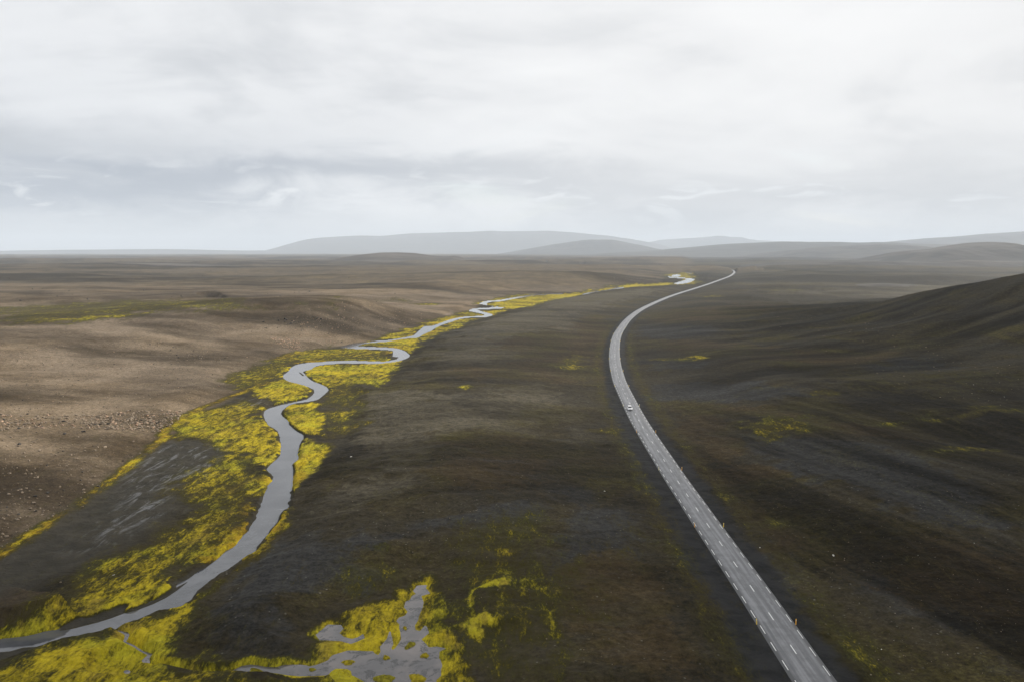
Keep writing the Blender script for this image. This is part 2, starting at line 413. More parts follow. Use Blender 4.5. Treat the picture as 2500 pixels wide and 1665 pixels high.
WET = [[(300, 1185), (350, 1130), (390, 1085), (430, 1095), (560, 1090), (520, 1150), (440, 1200), (430, 1260), (340, 1290), (250, 1350), (190, 1350), (300, 1240)],
       [(560, 1010), (600, 975), (650, 968), (640, 990)], [(1062, 783), (1100, 762), (1120, 765), (1080, 775)],
       [(1330, 735), (1385, 722), (1400, 724), (1340, 737)]]
VAL_L = [(-120, 1430), (-60, 1390), (0, 1353), (72, 1313), (126, 1270), (195, 1230), (258, 1185), (306, 1147), (335, 1122), (379, 1085), (405, 1065), (400, 1058), (421, 1032), (478, 1000), (530, 972), (560, 945),
         (556, 915), (600, 900), (681, 872), (727, 858), (823, 843), (900, 832), (980, 806), (1015, 795), (1050, 783), (1090, 774), (1120, 762), (1145, 756), (1160, 742), (1201, 731), (1247, 722), (1281, 719),
         (1350, 716), (1448, 711), (1480, 703), (1525, 697), (1561, 696), (1608, 692), (1620, 672), (1671, 663)]
VAL_R = [(1690, 666), (1700, 678), (1716, 691), (1680, 695), (1650, 697), (1523, 705), (1440, 716), (1412, 723), (1364, 732), (1324, 741), (1307, 749), (1273, 753), (1239, 759), (1206, 770), (1179, 777), (1150, 787),
         (1113, 805), (1076, 815), (1045, 830), (1031, 840), (1023, 850), (1006, 860), (1003, 868), (990, 879), (975, 885), (969, 893), (954, 916), (938, 942), (921, 951), (896, 941), (855, 942), (850, 960), (858, 1000),
         (845, 1040), (828, 1075), (822, 1090), (810, 1112), (788, 1130), (762, 1150), (737, 1176), (720, 1200), (716, 1220), (716, 1240), (714, 1268), (690, 1302), (650, 1347), (600, 1390), (560, 1424), (530, 1454), (500, 1484),
         (479, 1502), (462, 1521), (441, 1551), (443, 1600), (505, 1612), (568, 1612), (611, 1616), (675, 1620), (717, 1611), (758, 1603), (747, 1540), (794, 1512), (845, 1480), (903, 1472), (964, 1450), (996, 1428),
         (1020, 1398), (1080, 1398), (1086, 1425), (1092, 1461), (1080, 1490), (1096, 1522), (1115, 1565), (1160, 1605), (1170, 1760)]
ROAD = [(2085, 1800), (1990, 1664), (1943, 1594.5), (1889, 1514), (1843, 1445.4), (1800.6, 1385), (1764.5, 1333.5), (1732.8, 1288.4), (1705.7, 1248.7), (1680.8, 1212),
        (1657.7, 1179.4), (1638.6, 1150.5), (1621.6, 1123.5), (1605.4, 1099), (1591, 1077), (1578.6, 1057), (1567, 1039), (1557, 1021.4), (1548, 1005), (1534, 976.5),
        (1522, 952), (1512, 929.6), (1506.6, 909), (1503, 895.7), (1501, 881.6), (1500, 864), (1500.8, 848.5), (1502.6, 833), (1507, 818), (1512, 808), (1517, 801),
        (1527.4, 786), (1541, 772.5), (1558, 759.7), (1578, 748.7), (1604, 736.8), (1638, 723), (1680, 709.6), (1723, 696), (1757, 684), (1779, 675.7), (1791, 668),
        (1792, 662.5), (1783, 659), (1765, 656.8), (1723, 654.6), (1638, 651.6), (1570, 650), (1485, 648.2), (1400, 646.8), (1300, 644.8)]

W = {k: unproject(v) for k, v in dict(river=catmull(RIVER, 3, True), far_river=FAR_RIVER, far_pool=FAR_POOL, far_pool2=FAR_POOL2, far_pool3=FAR_POOL3,
                                      left_pool=LEFT_POOL, stream=STREAM, puddle=PUDDLE, pond=POND, pond2=POND2).items()}
VL, VR = unproject(VAL_L), unproject(VAL_R)
VALLEY = np.vstack([VL, VR])


def resample(P, step):
    s = np.concatenate([[0], np.cumsum(np.hypot(*np.diff(P, axis=0).T))])
    n = max(2, int(s[-1] / step))
    t = np.linspace(0, s[-1], n + 1)
    return np.stack([np.interp(t, s, P[:, 0]), np.interp(t, s, P[:, 1])], 1), t


def smooth_chain(P, n):
    k = np.exp(-np.linspace(-2, 2, 2 * n + 1) ** 2)
    k /= k.sum()
    Q = np.pad(P, ((n, n), (0, 0)), mode='reflect', reflect_type='odd')
    return np.stack([np.convolve(Q[:, 0], k, 'valid'), np.convolve(Q[:, 1], k, 'valid')], 1)


_r = unproject(catmull(ROAD, 8), 1.0)
RC, RS = resample(_r, 3.0)
RC_near = smooth_chain(RC, 8)
RC_far = smooth_chain(RC, 45)
wf = smooth(500, 1300, RC[:, 1])[:, None]
RC = RC_near * (1 - wf) + RC_far * wf
RC, RS = resample(RC, 3.0)
RT = np.gradient(RC, axis=0)
RT /= np.hypot(RT[:, 0], RT[:, 1])[:, None]
RN = np.stack([RT[:, 1], -RT[:, 0]], 1)          # to the right of travel away from the camera
ROAD_Z = 1.0
ROAD_DC = np.vstack([RC[::6], RC[-1:]])


def macro(x, y):
    """large shapes of the land; flat along the river and the road"""
    x = np.asarray(x, float)
    y = np.asarray(y, float)
    M = 260.0
    dl = dist_chain(x, y, VL, M)
    dr = dist_chain(x, y, VR, M)
    ins = inside(x, y, VALLEY)
    dv = np.where(ins, 0.0, np.minimum(dl, dr))
    dle = np.where(dl >= M, dl + 200, dl)
    dre = np.where(dr >= M, dr + 200, dr)
    left = smooth(-30, 30, dre - dle)
    far_left = smooth(60, -60, x - 0.22 * y)
    both = (dl >= M) & (dr >= M)
    left = np.where(both, far_left, left)
    droad = dist_chain(x, y, ROAD_DC, 200.0)
    g_road = smooth(7, 70, droad)
    h = 0.22 + 0.63 * smooth(520, 240, y)
    # left slopes
    h += left * (2.2 * smooth(0, 14, dv) + 7.5 * smooth(10, 190, dv))
    # terraces right of the river
    h += (1 - left) * (1.5 * smooth(0, 9, dv) + 2.3 * smooth(3, 40, dv)) * g_road
    free = smooth(0, 80, dv) * g_road
    # stony mound behind the first meanders
    h += 17.0 * np.exp(-((x + 165) / 125) ** 2 - ((y - 745) / 95) ** 2) * smooth(2, 70, dv)
    h += 6.0 * np.exp(-((x + 330) / 150) ** 2 - ((y - 640) / 110) ** 2) * smooth(2, 60, dv)
    # long dark slope on the right
    h += 52.0 * np.exp(-(np.minimum(x - 470, 0) / 150) ** 2 - ((y - 620) / np.where(y > 620, 190, 260)) ** 2) * smooth(0, 90, droad)
    h += 5.0 * np.exp(-((x - 330) / 190) ** 2 - ((y - 1250) / 260) ** 2) * smooth(0, 120, droad) * smooth(0, 90, dv)
    # rolling ground
    mid = (1 - left) * smooth(30, -30, x - 0.24 * y - 10)
    h += free * (7.0 * fbm(x, y, 170, 3, 11) + 2.6 * fbm(x, y, 60, 2, 12)) * smooth(60, 220, y) * (1 - mid * (0.84 + 0.10 * smooth(420, 700, y))) * (0.62 - 0.10 * left)
    far = smooth(700, 1800, np.hypot(x, y))
    side = np.maximum(left, smooth(40, 200, x - 0.27 * y))
    h += smooth(0, 140, dv) * g_road * far * side * (16.0 * fbm(x * 0.7, y * 1.15, 560, 4, 21) + 4.0)
    h += smooth(60, 190, dv) * g_road * smooth(3500, 6000, np.hypot(x, y)) * 9.0 * (0.5 + fbm(x * 0.6, y, 1300, 3, 31))
    return h, dv, dl, dr, left, droad, ins, free


def unproject_land(pts):
    P = unproject(pts)
    z = np.zeros(len(P))
    for _ in range(6):
        z = 0.5 * z + 0.5 * np.minimum(macro(P[:, 0], P[:, 1])[0], 50)
        P = unproject_z(pts, z)
    return P


def unproject_z(pts, z):
    p = np.asarray(pts, float)
    a = (p[:, 0] - 1250.0) / FPX
    b = -(p[:, 1] - 832.5) / FPX
    cp, sp = math.cos(PITCH), math.sin(PITCH)
    d = np.stack([a, cp + b * sp, -sp + b * cp], 1)
    t = (z - CAM_H) / np.minimum(d[:, 2], -1e-4)
    return d[:, :2] * t[:, None]


# ------------------------------------------------------------------ land grid (fine where the picture looks, coarse around)
dyr = np.concatenate([np.geomspace(9000, 1180, 34)[:-1], np.arange(1180, 14, -1.6)])
rad = FPX * CAM_H / dyr
rad = np.concatenate([rad, np.geomspace(rad[-1] * 1.05, 38000, 38)])
az_f = np.arange(-0.66, 0.6601, 0.00155)
az_c = np.linspace(0.66, 2 * math.pi - 0.66, 60)[1:-1]
az = np.concatenate([az_f, az_c])
NR, NA = len(rad), len(az)
RR, AA = np.meshgrid(rad, az, indexing='ij')
GX = (RR * np.sin(AA)).ravel()
GY = (RR * np.cos(AA)).ravel()
PXM = (RR / FPX).ravel()                              # metres per photograph pixel

H, DV, DL, DR, LEFT, DROAD, INV, FREE = macro(GX, GY)
BIG = 1e3


def water_sdf(keys, margin=14.0):
    d = np.full(GX.shape, margin)
    for k in keys:
        d = np.minimum(d, sdf(GX, GY, W[k], margin if k != 'far' else 60))
    return d


wob = 0.35 * fbm(GX, GY, 2.2, 3, 41)
near_w = np.clip(1.6 - GY / 500, 0.2, 1)
SD_RIVER = water_sdf(['river', 'far_river', 'far_pool', 'far_pool2', 'far_pool3', 'left_pool'], 40.0) + wob * near_w
SD_STREAM = water_sdf(['stream'], 14.0) + wob * 0.5
SD_POND = water_sdf(['pond', 'pond2', 'puddle'], 14.0) + wob * 0.5
SD_W = np.minimum(np.minimum(SD_RIVER, SD_STREAM), SD_POND)

MOSSV = np.zeros_like(GX)
WB1 = fbm(GX, GY, 14, 3, 45)
WB2 = fbm(GX, GY, 4, 3, 46)
for poly, val, soft in MOSS:
    Pw = unproject_land(catmull(poly, 3, True))
    s = sdf(GX, GY, Pw, soft * 3.0)
    s = s + soft * (0.9 * WB1 + 0.6 * WB2)
    MOSSV = np.maximum(MOSSV, val * smooth(soft * 0.6, -soft * 0.8, s))
edge = np.zeros_like(GX)
for chain, wd in ((STRIP, 2.3), (STRIP2, 4.0)):
    Cw = unproject_land(catmull(chain, 4))
    d = dist_chain(GX, GY, Cw, 30.0)
    e = smooth(wd * 1.8, wd * 0.2, d)
    edge = np.maximum(edge, e * 0.55)
    MOSSV = np.maximum(MOSSV, e * (0.56 + 0.45 * WB1 + 0.2 * WB2))
rimw = 3.0 + 5.0 * np.clip(GY / 500, 0, 1.2)
rim = np.clip((rimw - SD_RIVER) / (rimw * 0.8), 0, 1) * (MOSSV > 0.35) * smooth(-1.0, 0.2, SD_RIVER)
rim2 = smooth(2.2, 0.3, np.minimum(SD_POND, SD_STREAM)) * smooth(-0.6, 0.1, SD_W)
MOSSV = np.maximum(MOSSV, 0.95 * np.maximum(rim, rim2 * 0.9))
edge = np.maximum(edge, 0.9 * rim * smooth(0.4, 0.75, 0.5 + 0.5 * fbm(GX, GY, 30, 2, 5)))
road_strip = np.exp(-((DROAD - 10.5) / 3.2) ** 2) * smooth(900, 500, GY)
MOSSV = np.maximum(MOSSV, (0.29 + 0.08 * WB1) * road_strip)

FL = sdf(GX, GY, unproject(FLAT), 20.0)
DARK = smooth(5, -4, FL) * 0.9
WETV = np.zeros_like(GX)
for poly in WET:
    WETV = np.maximum(WETV, smooth(6, -6, sdf(GX, GY, unproject(poly), 14.0)))
BAR = np.full(GX.shape, 9.0)
for poly in BARS:
    BAR = np.minimum(BAR, sdf(GX, GY, unproject(poly), 9.0))
DARK = np.maximum(DARK, smooth(0.4, -0.4, BAR))
DARK = np.maximum(DARK, smooth(0.95, 0.35, SD_RIVER) * (0.55 + 0.6 * WB1))
DARK = np.clip(DARK, 0, 1)
pond_mud = smooth(1.9, 0.1, SD_POND + 1.2 * WB2)
DARK = np.maximum(DARK, pond_mud * 0.8)
lside = smooth(2, -2, GX - np.interp(GY, RC[:, 1][:300], RC[:, 0][:300])) * smooth(420, 300, GY) * 3.0
SHOULDER = smooth(8.6 + 1.6 * WB2 + lside, 5.4 + 1.6 * WB2 + lside, DROAD + 1.2 * WB1)
MOSSV = MOSSV * (1 - 0.75 * smooth(0.9, 0.3, SD_RIVER) * smooth(-0.25, 0.25, WB1 + 0.1))
MOSSV = MOSSV * (1 - smooth(8.0, 6.0, DROAD)) * (1 - smooth(0.3, -0.3, BAR))

BROWN = LEFT * smooth(0, 6, DV)
BROWN = np.where(INV, smooth(11, 2, DL) * (DL < DR), np.where(DL < DR, np.maximum(BROWN, LEFT), BROWN))
BROWN = BROWN * (1 - 0.62 * smooth(850, 1700, GY + 120 * WB1))  # far gravel made greyer, painting in cloud shade and haze

# fields of bluish sand, pale olive sand and brown crust
PATCH = [
    (0, [(560, 1400), (640, 1330), (760, 1330), (850, 1390), (800, 1460), (640, 1480), (520, 1480)], 0.9, 9), (0, [(870, 1315), (1000, 1262), (1280, 1225), (1290, 1250), (1050, 1300), (900, 1345)], 0.9, 6),
    (0, [(1390, 1290), (1500, 1240), (1560, 1330), (1530, 1470), (1420, 1500), (1380, 1400)], 0.9, 9), (0, [(1330, 1190), (1420, 1180), (1480, 1210), (1440, 1240)], 0.8, 6),
    (0, [(1640, 1120), (1690, 1120), (1900, 1400), (2080, 1665), (2020, 1665), (1780, 1340)], 0.7, 8), (0, [(1580, 950), (1700, 934), (1900, 940), (1960, 965), (1780, 985), (1600, 975)], 0.9, 10),
    (0, [(1760, 1040), (1900, 1062), (2120, 1090), (2400, 1190), (2490, 1300), (2300, 1290), (2050, 1200), (1830, 1120)], 0.85, 10), (0, [(2050, 1380), (2300, 1440), (2490, 1560), (2490, 1640), (2250, 1540)], 0.6, 10),
    (0, [(1550, 800), (1700, 790), (1760, 815), (1640, 830), (1560, 822)], 0.8, 14), (0, [(1980, 1480), (2120, 1560), (2240, 1665), (2120, 1665)], 0.6, 6), (0, [(1555, 880), (1680, 874), (1740, 895), (1600, 905)], 0.8, 10),
    (0, [(2050, 880), (2260, 870), (2330, 890), (2150, 910)], 0.7, 12), (0, [(1080, 810), (1200, 800), (1260, 815), (1140, 830)], 0.4, 12), (0, [(500, 1520), (620, 1500), (740, 1520), (720, 1590), (560, 1590)], 0.55, 5),
    (1, [(890, 965), (1000, 958), (1110, 985), (1150, 1045), (1080, 1100), (960, 1160), (880, 1100), (890, 1030)], 1.0, 9), (1, [(1060, 840), (1180, 785), (1330, 755), (1420, 790), (1440, 850), (1300, 880), (1050, 890)], 0.9, 20),
    (1, [(1290, 740), (1420, 722), (1560, 705), (1680, 700), (1560, 730), (1400, 770)], 0.7, 30), (1, [(800, 1180), (1000, 1150), (1080, 1190), (860, 1260), (740, 1270)], 0.7, 8), (1, [(1330, 1000), (1440, 1000), (1470, 1100), (1400, 1150)], 0.5, 12),
    (1, [(1100, 990), (1260, 930), (1400, 960), (1330, 1060), (1180, 1060)], 0.6, 14), (1, [(1850, 720), (2300, 690), (2490, 690), (2400, 720), (2000, 745)], 0.7, 30),
    (2, [(1060, 1060), (1180, 1060), (1330, 1080), (1380, 1160), (1200, 1200), (1050, 1180)], 0.9, 12), (2, [(1220, 830), (1400, 800), (1470, 830), (1430, 900), (1280, 905)], 0.9, 20), (2, [(1120, 890), (1380, 905), (1460, 940), (1250, 930), (1080, 920)], 0.7, 12),
    (2, [(1440, 1390), (1560, 1370), (1690, 1480), (1760, 1640), (1640, 1700), (1440, 1600), (1400, 1480)], 1.0, 10), (2, [(1640, 990), (1780, 1000), (1830, 1110), (1950, 1250), (2100, 1400), (1900, 1330), (1700, 1120)], 1.0, 10),
    (2, [(1560, 835), (1750, 830), (1960, 850), (2200, 850), (2100, 900), (1800, 880)], 0.8, 14), (2, [(1650, 990), (1900, 985), (2100, 1000), (2250, 1080), (2000, 1060), (1800, 1020)], 0.8, 10), (2, [(2100, 1290), (2490, 1330), (2490, 1560), (2280, 1460)], 0.9, 12),
    (2, [(1560, 770), (1740, 745), (1900, 735), (1900, 765), (1640, 790)], 0.8, 20), (2, [(1300, 1100), (1500, 1090), (1560, 1200), (1450, 1230)], 0.6, 10), (2, [(1400, 790), (1480, 770), (1500, 860), (1470, 930), (1410, 860)], 0.8, 10),
]
PC = np.zeros((3, GX.size))
for ch, poly, val, soft in PATCH:
    s_ = sdf(GX, GY, unproject_land(catmull(poly, 3, True)), soft * 3.0) + soft * (1.1 * WB1 + 0.5 * WB2)
    PC[ch] = np.maximum(PC[ch], val * smooth(soft, -soft, s_))
road_right = (GX - np.interp(GY, RC[:, 1][:int(900 / 3)], RC[:, 0][:int(900 / 3)])) > 0
DIAG = smooth(430, 300, GY) * smooth(-4, 4, GX - np.interp(GY, RC[:, 1][:300], RC[:, 0][:300]))

# light and dark streaks painted in for weak relief shading, along the slopes
t_far = fbm(GX / 2.6, GY, 105, 5, 201, 0.62) * 0.7 + fbm(GX / 2.0, GY, 420, 3, 202) * 0.6
wx_ = GX + 14 * fbm(GX, GY, 90, 2, 203)
t_rs = fbm(wx_ * 0.13 + GY * 0.05, GY * 0.90 - wx_ * 0.44, 34, 6, 204, 0.66)
t_rn = fbm(GX * 0.95 + GY * 0.30, GY * 0.10, 20, 6, 205, 0.66)
t_ce = fbm(GX * 0.28 + 4 * WB1, GY * 0.9 - GX * 0.10, 30, 6, 206, 0.64)
t_le = fbm(GX * 0.35, GY * 0.9 + GX * 0.12, 60, 6, 207, 0.62)
wfar = smooth(650, 1200, GY)
wnear = smooth(400, 250, GY)
t_right = t_rs * (1 - wnear) + t_rn * wnear
wr = smooth(-35, 35, GX - 0.20 * GY - 12)
t_near = t_right * wr + 0.5 * t_ce * (1 - wr)
wl = np.clip(LEFT, 0, 1)
TONE = (t_near * (1 - wl) + t_le * wl) * (1 - wfar) + t_far * wfar
TONE = np.clip(0.5 + (1.15 - 0.05 * wr * (1 - wfar)) * TONE, 0, 1)

# relief of the small scale
z = H.copy()
mb = MOSSV * smooth(520, 200, GY)
z += mb * (0.42 * fbm(GX, GY, 3.6, 3, 51) + 0.26 * fbm(GX, GY, 1.2, 2, 52))
z += (1 - MOSSV) * smooth(500, 150, GY) * (0.11 * fbm(GX, GY, 1.5, 2, 53) + 0.30 * fbm(GX, GY, 6.0, 2, 54) * smooth(0, 12, DV))
# gullies cut into the terrace edge right of the river
gl = np.exp(-((GX + 112) / 30) ** 2 - ((GY - 300) / 85) ** 2)
z += (1 - LEFT) * smooth(1, 16, DV) * gl * 4.2 * fbm(GX * 0.4, GY, 11, 4, 61)
scarp = (1 - LEFT) * smooth(0.5, 8, DV) * smooth(60, 14, DV) * smooth(7, 30, DROAD)
z += scarp * 1.2 * fbm(GX * 0.7, GY, 9, 4, 62)
dune = fbm(GX * 0.55 + 6 * WB1, GY, 24, 4, 63)
z += FREE * (1 - LEFT) * smooth(900, 400, GY) * (0.9 - 0.55 * smooth(30, -30, GX - 0.24 * GY - 10)) * dune
z += FREE * LEFT * smooth(1100, 500, GY) * (1.5 * fbm(GX * 0.6, GY, 34, 4, 64) + 0.35 * fbm(GX, GY, 6, 3, 65))
# flow ridges on the right slope
wx = GX + 14 * fbm(GX, GY, 90, 2, 73)
rid = fbm(wx * 0.20 + GY * 0.06, GY * 0.85 - wx * 0.42, 30, 4, 71)
z += smooth(25, 110, DROAD) * smooth(60, 220, GX) * (GX > 0) * smooth(2600, 900, GY) * smooth(160, 420, GY) * 2.6 * rid
# drainage lines beside the road, running along it
rid2 = fbm(GX * 0.95 + GY * 0.30, GY * 0.16, 15, 4, 72)
z += smooth(9, 26, DROAD) * road_right * smooth(420, 250, GY) * 0.9 * rid2
zt = np.clip(SD_RIVER * 0.85, -0.9, 9)
zs = np.clip(SD_STREAM * 1.0, -0.8, 9)
zp = np.clip(SD_POND * 0.30, -0.5, 9)
z = np.maximum(z, 0.10)
zp = zp + np.where(SD_POND > 4, (SD_POND - 4) ** 2 * 0.6, 0)
zp = np.where(SD_POND > 13, 1e3, zp)
zs = np.where(SD_STREAM > 10, 1e3, zs)
zt = np.where(SD_RIVER > 25, 1e3, zt + np.where(SD_RIVER > 8, (SD_RIVER - 8) ** 2 * 0.4, 0))
z = np.minimum(z, np.minimum(zt, np.minimum(zs, zp)))
z = np.maximum(z, np.clip(-BAR * 0.12, -1, 0.05))
# road embankment
z_sh = ROAD_Z - 0.10 - np.clip(DROAD - 4.0, 0, 30) * 0.28
bank = smooth(9.0, 6.0, DROAD)
z = np.where(DROAD < 9.0, np.maximum(z * (1 - bank) + np.minimum(z, ROAD_Z - 0.1) * bank, z_sh), z)
z = np.where(DROAD < 4.0, ROAD_Z - 0.12, z)
far_dip = smooth(9000, 36000, RR.ravel())
z = z - far_dip * 8.0
Z2 = z.reshape(NR, NA)

# normals of the whole sheet so that the split pieces share their shading
V3 = np.stack([GX, GY, z], 1).reshape(NR, NA, 3)
idx = np.arange(NR * NA).reshape(NR, NA)
q0 = idx[:-1, :]
q1 = idx[1:, :]
q2 = np.roll(idx, -1, axis=1)[1:, :]
q3 = np.roll(idx, -1, axis=1)[:-1, :]
QUADS = np.stack([q0, q3, q2, q1], -1).reshape(-1, 4)
VV = V3.reshape(-1, 3)


def sheet(name, verts, quads, mat, attrs=None, smooth_shade=True):
    used = np.unique(quads)
    remap = np.full(len(verts), -1, np.int64)
    remap[used] = np.arange(len(used))
    me = bpy.data.meshes.new(name)
    me.vertices.add(len(used))
    me.vertices.foreach_set('co', verts[used].astype(np.float32).ravel())
    nq = len(quads)
    me.loops.add(nq * 4)
    me.loops.foreach_set('vertex_index', remap[quads].astype(np.int32).ravel())
    me.polygons.add(nq)
    me.polygons.foreach_set('loop_start', np.arange(0, nq * 4, 4, dtype=np.int32))
    me.polygons.foreach_set('loop_total', np.full(nq, 4, np.int32))
    if smooth_shade:
        me.polygons.foreach_set('use_smooth', np.ones(nq, bool))
    me.update(calc_edges=True)
    for an, arr in (attrs or {}).items():
        at = me.attributes.new(an, 'FLOAT_COLOR', 'POINT')
        at.data.foreach_set('color', arr[used].astype(np.float32).ravel())
    me.materials.append(mat)
    o = bpy.data.objects.new(name, me)
    COL.objects.link(o)
    return o, used


# ------------------------------------------------------------------ materials of the land
def ground_material():
    m, nt = new_mat('volcanic_ground')
    geo = nt.node('ShaderNodeNewGeometry')
    P = geo.outputs['Position']
    a1 = nt.node('ShaderNodeAttribute', attribute_name='mask_a')
    a2 = nt.node('ShaderNodeAttribute', attribute_name='mask_b')
    s1 = nt.node('ShaderNodeSeparateColor')
    s2 = nt.node('ShaderNodeSeparateColor')
    nt.put(s1.inputs[0], a1.outputs['Color'])
    nt.put(s2.inputs[0], a2.outputs['Color'])
    moss, edge_, brown = s1.outputs
    dark, wet, shoulder = s2.outputs
    flatP = nt.scale(P, (1, 1, 0.3))
    a3 = nt.node('ShaderNodeAttribute', attribute_name='mask_c')
    s3 = nt.node('ShaderNodeSeparateColor')
    nt.put(s3.inputs[0], a3.outputs['Color'])
    blue, pale, crust = s3.outputs
    diag = a2.outputs['Alpha']
    tone = a3.outputs['Alpha']
    n_fine = nt.noise(flatP, 1.6, 5, 0.62)
    nf = nt.mapr(n_fine, 0.30, 0.70, -0.5, 0.5, False)
    n_m = nt.noise(flatP, 0.22, 5, 0.6, 0.3)
    nm = nt.mapr(n_m, 0.30, 0.70, -0.5, 0.5, False)
    n_b = nt.noise(flatP, 0.026, 5, 0.58, 0.6)
    n_h = nt.noise(flatP, 0.006, 4, 0.55, 0.4)
    st_a = nt.noise(nt.scale(P, (0.018, 0.075, 0.1), -0.28), 1.0, 8, 0.70, 1.2)
    st_b = nt.noise(nt.scale(P, (0.14, 0.016, 0.1), 0.30), 1.0, 8, 0.70, 1.0)
    n_st = nt.mix(diag, st_a, st_b)
    grain = nt.noise(flatP, 0.55, 8, 0.86)
    # dark sand, brown and olive crust
    sand = nt.mix(nt.mapr(n_b, 0.40, 0.60), (0.030, 0.0265, 0.019), (0.032, 0.026, 0.014))
    kb = nt.mapr(nt.math('ADD', blue, nt.math('MULTIPLY', nm, 0.5)), 0.25, 0.7)
    kp = nt.mapr(nt.math('ADD', pale, nt.math('MULTIPLY', nm, 0.3)), 0.2, 0.8)
    kc = nt.mapr(nt.math('ADD', crust, nt.math('ADD', nt.math('MULTIPLY', nm, 0.5), nt.math('MULTIPLY', nf, 0.4))), 0.25, 0.75)
    sand = nt.mix(kp, sand, (0.062, 0.055, 0.040))
    sand = nt.mix(nt.math('MULTIPLY', kb, 0.8), sand, (0.030, 0.031, 0.033))
    sand = nt.mix(kc, sand, nt.mix(nt.mapr(n_b, 0.42, 0.58), (0.042, 0.031, 0.016), (0.036, 0.030, 0.012)))
    sand = nt.mix(nt.math('MULTIPLY', nt.mapr(n_st, 0.50, 0.68), nt.math('SUBTRACT', 0.55, nt.math('MULTIPLY', kp, 0.5))), sand, (0.017, 0.014, 0.008))
    sand = nt.mix(nt.math('MULTIPLY', nt.mapr(n_st, 0.46, 0.34), nt.math('MULTIPLY', nt.mapr(n_h, 0.45, 0.6), 0.55)), sand, (0.046, 0.046, 0.047))
    sand = nt.mix(nt.math('MULTIPLY', nt.mapr(nt.math('ADD', n_b, nt.math('MULTIPLY', nf, 0.14)), 0.56, 0.66), 0.45), sand, (0.056, 0.049, 0.014))
    sand = nt.mix(1.0, sand, nt.mix(nt.mapr(grain, 0.3, 0.7), (0.44, 0.44, 0.43), (1.62, 1.60, 1.55)), 'MULTIPLY')
    sand = nt.mix(1.0, sand, nt.mix(nt.mapr(n_fine, 0.3, 0.7), (0.78, 0.78, 0.78), (1.2, 1.2, 1.18)), 'MULTIPLY')
    # sprinkled pale stones
    vor = nt.node('ShaderNodeTexVoronoi')
    nt.put(vor.inputs['Vector'], P)
    vor.inputs['Scale'].default_value = 0.55
    speck = nt.math('MULTIPLY', nt.mapr(vor.outputs['Distance'], 0.15, 0.07), nt.mapr(n_m, 0.42, 0.6))
    sand = nt.mix(nt.math('MULTIPLY', speck, 0.55), sand, (0.19, 0.18, 0.155))
    # brown gravel slopes
    grav = nt.mix(nt.mapr(n_b, 0.35, 0.65), (0.088, 0.065, 0.041), (0.152, 0.118, 0.083))
    grav = nt.mix(nt.mapr(n_h, 0.40, 0.62), grav, nt.mix(0.40, grav, (0.104, 0.088, 0.074)))
    grav = nt.mix(nt.math('MULTIPLY', nt.mapr(n_st, 0.52, 0.70), 0.45), grav, (0.056, 0.043, 0.028))
    grav = nt.mix(1.0, grav, nt.mix(nt.mapr(n_fine, 0.3, 0.7), (0.70, 0.69, 0.68), (1.30, 1.30, 1.29)), 'MULTIPLY')
    vor2 = nt.node('ShaderNodeTexVoronoi')
    nt.put(vor2.inputs['Vector'], P)
    vor2.inputs['Scale'].default_value = 0.75
    sp2 = nt.math('MULTIPLY', nt.mapr(vor2.outputs['Distance'], 0.16, 0.08), nt.mapr(n_m, 0.40, 0.55))
    grav = nt.mix(nt.math('MULTIPLY', sp2, 0.6), grav, (0.27, 0.225, 0.175))
    grav = nt.mix(1.0, grav, nt.mix(nt.mapr(grain, 0.3, 0.7), (0.60, 0.60, 0.60), (1.42, 1.41, 1.38)), 'MULTIPLY')
    base = nt.mix(brown, sand, grav)
    base = nt.mix(1.0, base, nt.mix(nt.mapr(tone, 0.15, 0.85), (0.40, 0.38, 0.34), (1.42, 1.40, 1.37)), 'MULTIPLY')  # painted relief shading, multiplied over sand and gravel
    base = nt.mix(dark, base, nt.mix(nt.mapr(n_m, 0.3, 0.7), (0.030, 0.028, 0.022), (0.050, 0.045, 0.036)))
    # wet flood flat: bluish streaks paint in the sky sheen, plus some gloss
    wn = nt.noise(nt.scale(P, (0.40, 0.085, 0.2), 0.30), 1.0, 6, 0.62, 1.0)
    wst = nt.math('MULTIPLY', wet, nt.mapr(wn, 0.50, 0.66))
    base = nt.mix(nt.math('MULTIPLY', wst, 0.16), base, (0.17, 0.18, 0.205))
    base = nt.mix(shoulder, base, nt.mix(nt.mapr(n_m, 0.35, 0.65), (0.017, 0.017, 0.017), (0.030, 0.030, 0.030)))
    # moss
    n_ms = nt.noise(nt.scale(P, (0.46, 0.15, 0.3), 0.32), 1.0, 7, 0.66, 0.5)
    nm = nt.mapr(n_ms, 0.30, 0.70, -0.5, 0.5, False)
    n_mf = nt.noise(nt.scale(P, (2.4, 0.9, 1.0), 0.32), 1.0, 5, 0.7)
    nf = nt.mapr(n_mf, 0.30, 0.70, -0.5, 0.5, False)
    thr = nt.math('ADD', nt.math('MULTIPLY', nf, 0.46), nt.math('MULTIPLY', nm, 0.46))
    mv = nt.math('ADD', moss, thr)
    mm = nt.mapr(mv, 0.22, 0.78)
    thin = nt.math('MULTIPLY', nt.mapr(mv, 0.02, 0.50), 0.9)
    base = nt.mix(thin, base, nt.mix(nt.mapr(n_b, 0.42, 0.6), (0.052, 0.041, 0.014), (0.044, 0.042, 0.012)))
    lum = nt.math('ADD', nt.math('MULTIPLY', moss, 0.88), nt.math('ADD', nt.math('MULTIPLY', nm, 0.85), nt.math('ADD', nt.math('MULTIPLY', nf, 0.60), nt.math('MULTIPLY', nt.math('SUBTRACT', n_b, 0.5), 1.5))))
    hi = nt.mapr(lum, 0.34, 1.22)
    mc = nt.mix(hi, (0.046, 0.040, 0.008), (0.47, 0.365, 0.018))
